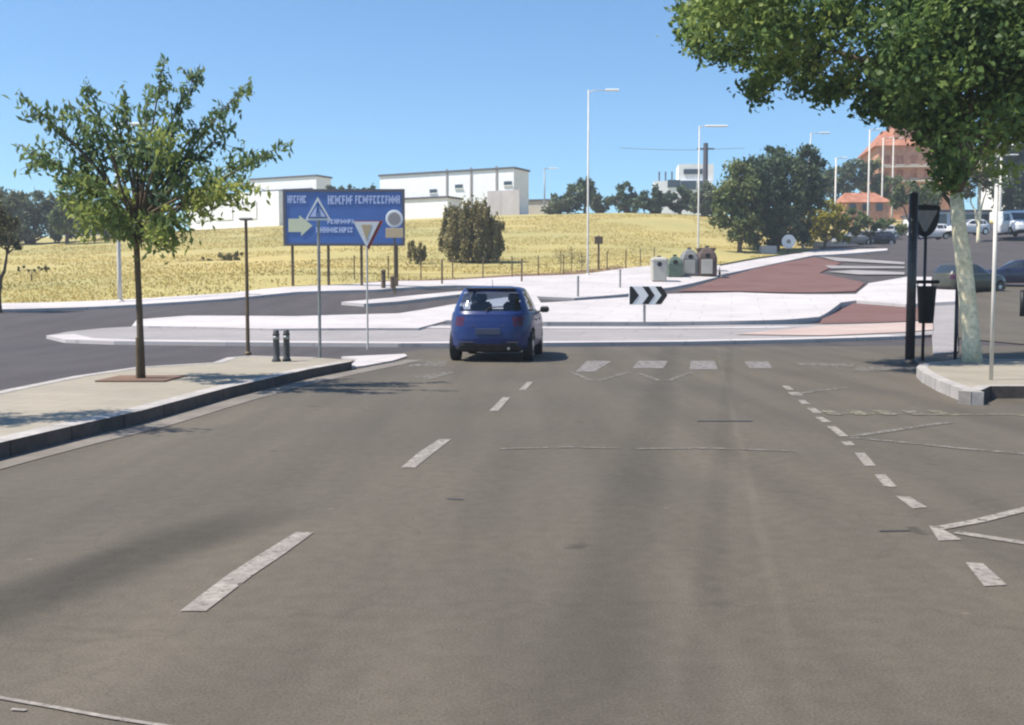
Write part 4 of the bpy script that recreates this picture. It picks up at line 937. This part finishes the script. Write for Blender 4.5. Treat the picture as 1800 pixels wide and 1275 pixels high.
blob_tree('broadleaf_tree', 1365, 442, 93, [(1365,345,55,70),(1320,330,45,50),(1400,330,45,55),(1345,290,38,30),(1420,290,28,32),(1300,370,35,40),(1390,400,40,35),(1345,400,45,38)], M['leaf_dark'], .42, 15000, 'big dark green tree behind the leaning pale lamp post', seed=3, trunk_r=.3, group=FT)
blob_tree('broadleaf_tree', 1300, 438, 90, [(1295,330,32,40),(1275,370,25,35),(1310,400,28,35),(1270,345,18,25),(1310,350,30,40)], M['leaf_mid'], .38, 7500, 'mid green tree leaning out left of the big dark green tree', seed=4, trunk_r=.2, group=FT)
blob_tree('bush', 1450, 432, 97, [(1450,400,42,26),(1430,385,25,25),(1480,405,28,20),(1455,375,30,20)], M['leaf_yellow'], .32, 5200, 'bright yellow green bush right of the leaning pale lamp post', 'bush', seed=5, trunk_r=.12, group=FT)
blob_tree('bush', 1530, 420, 104, [(1520,398,40,16),(1560,400,30,14),(1500,380,22,14)], M['leaf_mid'], .32, 3800, 'green hedge bush above the parked cars, right of the yellow bush', 'bush', seed=6, trunk_r=.12, group=FT)
blob_tree('broadleaf_tree', 1480, 400, 150, [(1475,320,35,30),(1455,340,25,30),(1500,305,20,20),(1440,310,20,25)], M['leaf_dark'], .6, 3500, 'dark tree mass behind the yellow green bush, left of the cream posts', seed=8, trunk_r=.25, group=FT)
blob_tree('broadleaf_tree', 1535, 400, 152, [(1530,315,28,25),(1560,335,26,25),(1545,350,20,15)], M['leaf_mid'], .6, 3200, 'mid green tree before the terracotta house, among the cream posts', seed=9, trunk_r=.25, group=FT)
blob_tree('broadleaf_tree', 1605, 405, 118, [(1600,340,30,20),(1630,350,28,20),(1580,352,20,16),(1650,338,18,22)], M['leaf_mid'], .45, 3500, 'green tree above the sign back, in front of the terracotta house', seed=10, trunk_r=.2, group=FT)
blob_tree('broadleaf_tree', 1720, 408, 92, [(1715,290,32,30),(1700,320,24,28),(1735,310,20,25),(1725,260,22,22)], M['leaf_olive'], .32, 4500, 'yellowish tree right of the whitewashed trunk with pale stems', trunk_m='bark_white', seed=11, trunk_r=.16, group=FT)
blob_tree('broadleaf_tree', 1775, 395, 125, [(1765,320,28,60),(1790,350,25,45),(1770,250,26,50),(1800,310,22,60)], M['leaf_dark'], .5, 6500, 'dark tree behind the white van at the right edge', seed=12, trunk_r=.25, group=FT)
for i, (x, yb, Y, bl, mm, lab) in enumerate((
    (1028,382,140,[(1022,343,24,26),(1000,358,22,16),(1030,330,14,12)],'leaf_dark','tallest dark round tree left of the tall pale lamp pole'),
    (985,382,140,[(985,360,22,14),(970,368,18,10)],'leaf_grey','grey green low tree at the left end of the far tree row'),
    (1060,382,145,[(1058,362,20,15),(1045,352,12,14)],'leaf_grey','small grey green tree just right of the tall pale lamp pole'),
    (1100,382,142,[(1100,342,18,18),(1108,360,24,16),(1085,355,15,12)],'leaf_dark','pointed dark tree in the middle of the far tree row'),
    (1145,380,138,[(1145,350,22,18),(1130,362,18,14),(1160,362,20,14)],'leaf_dark','dark tree below the left end of the white hillside house'),
    (1195,378,138,[(1190,350,24,18),(1215,352,22,18),(1205,366,30,10)],'leaf_dark','wide dark tree below the white hillside house'),
    (1242,380,132,[(1240,345,20,22),(1252,365,20,16),(1230,360,16,16)],'leaf_grey','grey green tree at the right end of the far row beside the big dark tree'),
    (612,398,155,[(600,334,24,12),(630,340,20,12),(612,352,34,14),(655,342,12,14)],'leaf_dark','dark treetop between the two white warehouses above the blue board'),
    (60,432,112,[(30,368,42,28),(75,362,34,24),(15,392,38,28),(100,378,34,28),(60,402,50,26),(20,412,40,20),(100,408,34,20),(-10,360,30,24)],'leaf_grey','wide grey green tree mass at the far left field edge'),
    (200,428,116,[(205,400,35,22),(240,395,28,20),(170,385,25,22),(255,412,22,12)],'leaf_mid','green tree behind the young tree, right of the small white hut'),
    (118,428,108,[(112,378,24,30),(135,372,18,22)],'leaf_mid','green tree left of the small white hut'))):
    blob_tree('broadleaf_tree', x, yb, Y, bl, M[mm], .5, 2600 if i < 8 else (11000 if i == 8 else 5000), lab, seed=20+i, trunk_r=.2, group=FT)
blob_tree('shrub', 832, 466, 78, [(830,410,36,38),(800,415,28,34),(860,420,26,30),(832,385,30,22),(790,385,16,20),(850,378,16,22),(872,400,14,16),(832,445,44,20),(878,440,14,12)], M['leaf_khaki'], .26, 17000, 'large olive brown shrub in the dry field above the blue car', 'shrub', seed=40, trunk_r=.14, spiky=1.1, droop=-1.2)
blob_tree('shrub', 732, 466, 76, [(732,448,16,14),(726,435,8,12),(742,440,9,12)], M['leaf_khaki'], .20, 2200, 'small olive shrub just right of the blue board', 'shrub', seed=41, trunk_r=.06, spiky=.6, droop=-.8)
blob_tree('shrub', 400, 466, 80, [(400,455,22,9),(415,448,12,8),(350,458,26,6)], M['leaf_olive'], .22, 1500, 'low brown shrub in the field left of the slim dark post', 'shrub', seed=42, trunk_r=.06, droop=-.6)
blob_tree('shrub', 55, 476, 66, [(52,473,26,4),(70,472,18,4)], M['leaf_olive'], .16, 700, 'flat dark weed patch low in the left field', 'shrub', seed=43, trunk_r=.04, droop=-.6)
blob_tree('broadleaf_tree', -4, 548, 45, [(2,405,34,38),(-30,395,40,40),(20,430,20,16),(-20,360,30,24)], M['leaf_olive'], .16, 5200, 'brownish tree cut by the left picture edge', seed=44, trunk_r=.16)
for i, (x, yb, yt) in enumerate(((985,488,448),(1004,487,440),(1022,486,452))):
    q = on_ground(x, yb, 71); h_ = (yb-yt)*mpp(q); t = empty('sapling', q, 0, ['leftmost of three thin dry saplings left of the tall lamp', 'tallest of three thin dry saplings left of the tall lamp', 'sapling closest to the tall lamp of three'][i], 'sapling', 'dry saplings by the fence')
    m_ = MB(); rg = random.Random(i)
    m_.tube([(0,0,-.1),(.05,0,h_*.5),(0,0,h_)], [.03,.022,.012], 6)
    for k in range(7): z = h_*(.35+.08*k); a = rg.uniform(0, 6.3); m_.tube([(0,0,z),(.3*math.cos(a),.3*math.sin(a),z+.25)], [.012,.005], 4)
    m_.build('trunk', M['metal_brown'], t)
    C_ = np.random.default_rng(i).normal(size=(220, 3))*np.array([.22,.22,h_*.2])+np.array([0,0,h_*.72]); cloud('crown', C_, .09, M['leaf_olive'], t, i)

# ---- young tree on the left pavement
def young_tree():
    o = PZ(249, 667, K1); Y = o.y; s_ = Y/F
    t = empty('young_tree', o, 0, 'young tree with loose feathery green crown growing from the left pavement', 'tree')
    rng = random.Random(11)
    def L(px, py, dy=0.0): v = PD(px, py, Y+dy); k = (Y+dy)/Y; return v-o
    tr = MB()
    t0 = [L(249,668), L(247,600), L(244,520), L(240,430), L(243,390)]
    tr.tube(t0, [.062,.052,.046,.045,.040], 10)
    tips = [(28,162),(26,252),(78,205),(150,142),(120,175),(215,150),(205,205),(290,102),(262,150),(352,112),(330,150),(385,190),(442,140),(415,215),(508,250),(455,262),(440,322),(400,345),
            (95,310),(60,270),(110,350),(150,395),(130,375),(200,405),(275,420),(325,385),(360,330),(180,240),(300,215),(135,265),(240,230),(330,260),(200,330),(300,330),(270,290),(170,310),(240,370),(370,290),(320,290)]
    C_ = []; Dn = []; TI = []
    def spray(ps, start=.3, dens=1.0, sc=1.0, tint=.5):
        n = len(ps)-1; tot_ = sum((ps[i+1]-ps[i]).length for i in range(n)); k = int(tot_*62*dens)
        for _ in range(k):
            f = start+(1-start)*rng.random()**.8; i = min(int(f*n), n-1); p = ps[i].lerp(ps[i+1], f*n-i)
            hang = abs(rng.gauss(0, .075))*sc
            C_.append((p.x+rng.gauss(0, .055)*sc, p.y+rng.gauss(0, .06)*sc, p.z+rng.gauss(0.015, .03)*sc-hang)); TI.append(tint+rng.gauss(0, .13))
    for tip in tips:
        for rep in range(2 if tip[1] > 330 else 1):
            dy = rng.uniform(-1.25, 1.25); e = L(tip[0], tip[1], dy) if rep == 0 else L(tip[0]+rng.uniform(-28,28), tip[1]+rng.uniform(-22,22), dy)
            st = t0[rng.choice([3,4,4])]; mid = st.lerp(e, .5); mid.z += rng.uniform(.05,.3); mid.z = max(mid.z, st.z+.05)
            ps = []
            for i in range(9):
                f = i/8; ps.append(st*(1-f)**2+mid*2*f*(1-f)+e*f*f)
            tr.tube(ps, [.024*(1-i/8)+.004 for i in range(9)], 5)
            ti = rng.uniform(.15,.45) if tip[1] < 300 else rng.uniform(.45,.85)
            spray(ps, .52, .6, tint=ti)
            for k in range(5 if rep == 0 else 3):
                f = rng.uniform(.35,.97); i = min(int(f*8), 7); p = ps[i]
                d = (e-st).normalized(); a = Vector((rng.gauss(0,1), rng.gauss(0,1), rng.gauss(0,.6))); a = (a-d*a.dot(d)).normalized()
                ln = rng.uniform(.22,.5); tw = [p, p+(d*.6+a*.7)*ln*.5, p+(d*.6+a*.7)*ln+Vector((0,0,-.06))]
                tr.tube(tw, [.006,.005,.003], 4); spray(tw, .1, .85, tint=ti+rng.uniform(-.1,.1))
    for _ in range(9):   # fuller heart of the crown
        c = L(rng.uniform(130,340), rng.uniform(235,400), rng.uniform(-.8,.8)); tt = rng.uniform(.2,.95)
        for _k in range(60): C_.append((c.x+rng.gauss(0,.13), c.y+rng.gauss(0,.15), c.z+rng.gauss(0,.10))); TI.append(tt+rng.gauss(0,.12))
    tr.build('trunk', M['bark'], t, True)
    MB().tube([(-.03,-.06,-.02),(-.02,-.06,.62)], .035, 8).build('trunk_guard', M['metal_brown'], t)
    cloud('crown', C_, .125, M['leaf_young'], t, 5, .36, droop=1.2, tint=np.array(TI))
    mb = MB().box((0,0,.012), (1.0,1.0,.02)); mb.build('tree_pit', M['rust'], t)
young_tree()
def side_tree():
    o = PZ(-335, 742, K1); rng = random.Random(3)
    t = empty('young_tree', o, 0, 'young tree just outside the left edge, its shadow crossing the near pavement', 'tree')
    tr = MB(); tr.tube([(0,0,0),(.02,0,1.4),(0,.03,2.5)], [.06,.05,.04], 8); C_ = []
    for k in range(14):
        a = rng.uniform(0, 6.28); e = Vector((math.cos(a)*rng.uniform(.4,1.0), math.sin(a)*rng.uniform(.2,.7), rng.uniform(2.7,4.3)))
        limb(tr, (0,.02,2.0+rng.uniform(0,.5)), e, .02, .006, rng)
        for _ in range(150): C_.append((e.x*rng.uniform(.5,1.05)+rng.gauss(0,.12), e.y*rng.uniform(.5,1.05)+rng.gauss(0,.12), e.z+rng.gauss(-.1,.16)))
    tr.build('trunk', M['bark'], t, True); cloud('crown', C_, .12, M['leaf_young'], t, 6, .36, droop=1.2)
side_tree()

# ---- big tree on the right with whitewashed trunk
def big_tree():
    o = PZ(1708, 636, .16); Y = o.y; s_ = Y/F
    t = empty('broadleaf_tree', o, 0, 'big leafy tree with whitewashed trunk on the right pavement corner', 'tree')
    rng = random.Random(5); nr_ = np.random.default_rng(5)
    def L(px, py, dy=0.0): return PD(px, py, Y+dy)-o
    tr = MB()
    tk = [L(1709,640), L(1707,600), L(1702,540), L(1695,470), L(1686,400), L(1681,340), L(1688,280), L(1700,200)]
    tr.tube(tk[:6], [.185,.155,.150,.145,.128,.112], 14); tr.build('trunk', M['bark_white'], t, True); tr = MB(); tr.tube(tk[5:], [.110,.10,.09], 12)
    for a, b in ((5,(1560,150)),(5,(1790,180)),(6,(1450,80)),(6,(1640,20)),(7,(1330,60)),(7,(1750,-60)),(6,(1880,60)),(7,(1550,-90)),(4,(1640,310))):
        r_ = .085 if b[0] != 1640 or b[1] != 310 else .05
        limb(tr, tk[a], L(b[0], b[1], rng.uniform(.2,3.2)), r_, .025, rng, 8, .06)
    tr.build('limbs', M['bark'], t, True)
    C_ = []; TI = []; cen = []
    def clump(px, py, dy, n, sg, tint):
        c = L(px, py, dy); cen.append(c)
        g = nr_.normal(size=(n, 3))*sg*np.array([1, 1, .8])
        C_.append(np.array([c.x, c.y, c.z])+g); TI.append(np.full(n, tint)+nr_.normal(size=n)*.14)
    # lower fringe of hanging sprays, as its outline runs in the sky
    fringe = [(1212,50),(1218,85),(1240,112),(1262,108),(1285,70),(1310,120),(1328,185),(1345,140),(1340,160),(1372,120),(1405,165),(1425,130),(1462,195),(1475,170),(1498,160),(1532,200),(1560,185),(1585,205),(1680,275),(1695,235),(1750,205),(1790,240),(1640,230),(1600,200),(1575,190)]
    for x, y in fringe:
        dy = rng.uniform(.3, 4.2)
        for k in range(3): clump(x+rng.uniform(-14,14), y-rng.uniform(0,34), dy+rng.uniform(-.5,.5), 80, .15, rng.uniform(.1,.6))
    for _ in range(265):
        x = rng.uniform(1222, 2080); lo = np.interp(x, [1215,1300,1350,1450,1550,1650,1700,1800,2080], [75,85,110,130,160,190,200,200,180])
        y = rng.uniform(-330, lo-12); u = (x-1650)/450; v = (y+60)/330
        if (u*u+v*v) > 1.15: continue
        dr = 3.4*math.sqrt(max(.12, 1-.8*(u*u+v*v)))
        clump(x, y, 2.0+rng.uniform(-1, 1)*dr, 200, rng.uniform(.19,.33), rng.uniform(.1,.95))
    for _ in range(120):   # inner foliage round the forks and to the right of the trunk
        x = rng.uniform(1560, 1860); y = rng.uniform(-40, 190 if x < 1655 else (250 if x < 1695 else 215)); clump(x, y, rng.uniform(-2.2, 1.6), 150, rng.uniform(.2,.32), rng.uniform(.0,.5))
    for _ in range(16):
        clump(rng.uniform(1700, 1790), rng.uniform(215, 320), rng.uniform(.2, 2.0), 34, .13, rng.uniform(.5,1.0))
    for _ in range(26):
        clump(rng.uniform(1235, 1420), rng.uniform(-40, 75), rng.uniform(-1.6, .2), 130, .24, rng.uniform(.2,.9))
    for x, y in [(1562,215),(1590,228),(1615,215),(1640,245),(1662,262),(1545,190),(1625,258),(1600,205),(1655,225)]:
        for k in range(2): clump(x+rng.uniform(-10,10), y-rng.uniform(0,22), rng.uniform(.3,2.5), 60, .13, rng.uniform(.1,.6))
    for _ in range(7):
        x = rng.uniform(1660, 1690); y = rng.uniform(240, 325); clump(x, y, rng.uniform(-.8, 1.2), 90, .15, rng.uniform(.1,.6))
    C = np.concatenate(C_); 
    cloud('crown', C, .132, M['leaf_big'], t, 9, .6, droop=.5, tint=np.concatenate(TI))
big_tree()
# tree outside the frame on the left whose shadow falls on the near pavement
# ---- dry grass stubble over the field
rg = np.random.default_rng(2); n = 150000
gx = rg.uniform(-45, 40, n); gy = 48 + (rg.uniform(0, 1, n)**1.3)*85
fpoly = densify(field_poly, 5); ok = inside(fpoly, gx, gy); gx, gy = gx[ok], gy[ok]
den = np.array([noise.noise(Vector((x*.05, y*.22, 0))) + .4*noise.noise(Vector((x*.3, y*.5, 3))) for x, y in zip(gx, gy)]); ok = (np.array([noise.noise(Vector((x*.09+9, y*.16, 7))) for x, y in zip(gx, gy)]) < .22) & (den+rg.uniform(-.5, .5, len(gx)) > -.25); gx, gy, den = gx[ok], gy[ok], den[ok]
gz = TA(gx, gy)+.06
o = cloud('dry_grass', np.stack([gx, gy, gz+.05], 1), .15, M['grass'], None, 3, .40, droop=0, up=1.6, tint=.5+den*1.3+rg.normal(size=len(gx))*.08)
o["kind"] = 'stuff'
# low dry earth verge below the fence
drape('dry_verge', gp([(640,503),(760,498),(900,489),(1030,483),(1100,473),(1090,468),(1000,478),(900,483),(740,492),(640,497)], .08), 0.09, M['rust'], 1.0)

# ================================================================== AIR
hz = MB().box((0, 90, 17), (520, 420, 56)).build('haze', M['black']); hz["kind"] = 'stuff'
hm = bpy.data.materials.new('haze_air'); hm.use_nodes = True; N, L = hm.node_tree.nodes, hm.node_tree.links; N.remove(N["Principled BSDF"])
pv = N.new("ShaderNodeVolumePrincipled"); pv.inputs["Color"].default_value = (.90, .94, 1.0, 1); pv.inputs["Density"].default_value = 0.0008; pv.inputs["Anisotropy"].default_value = 0.2
L.new(pv.outputs[0], N["Material Output"].inputs["Volume"]); hz.data.materials.clear(); hz.data.materials.append(hm)
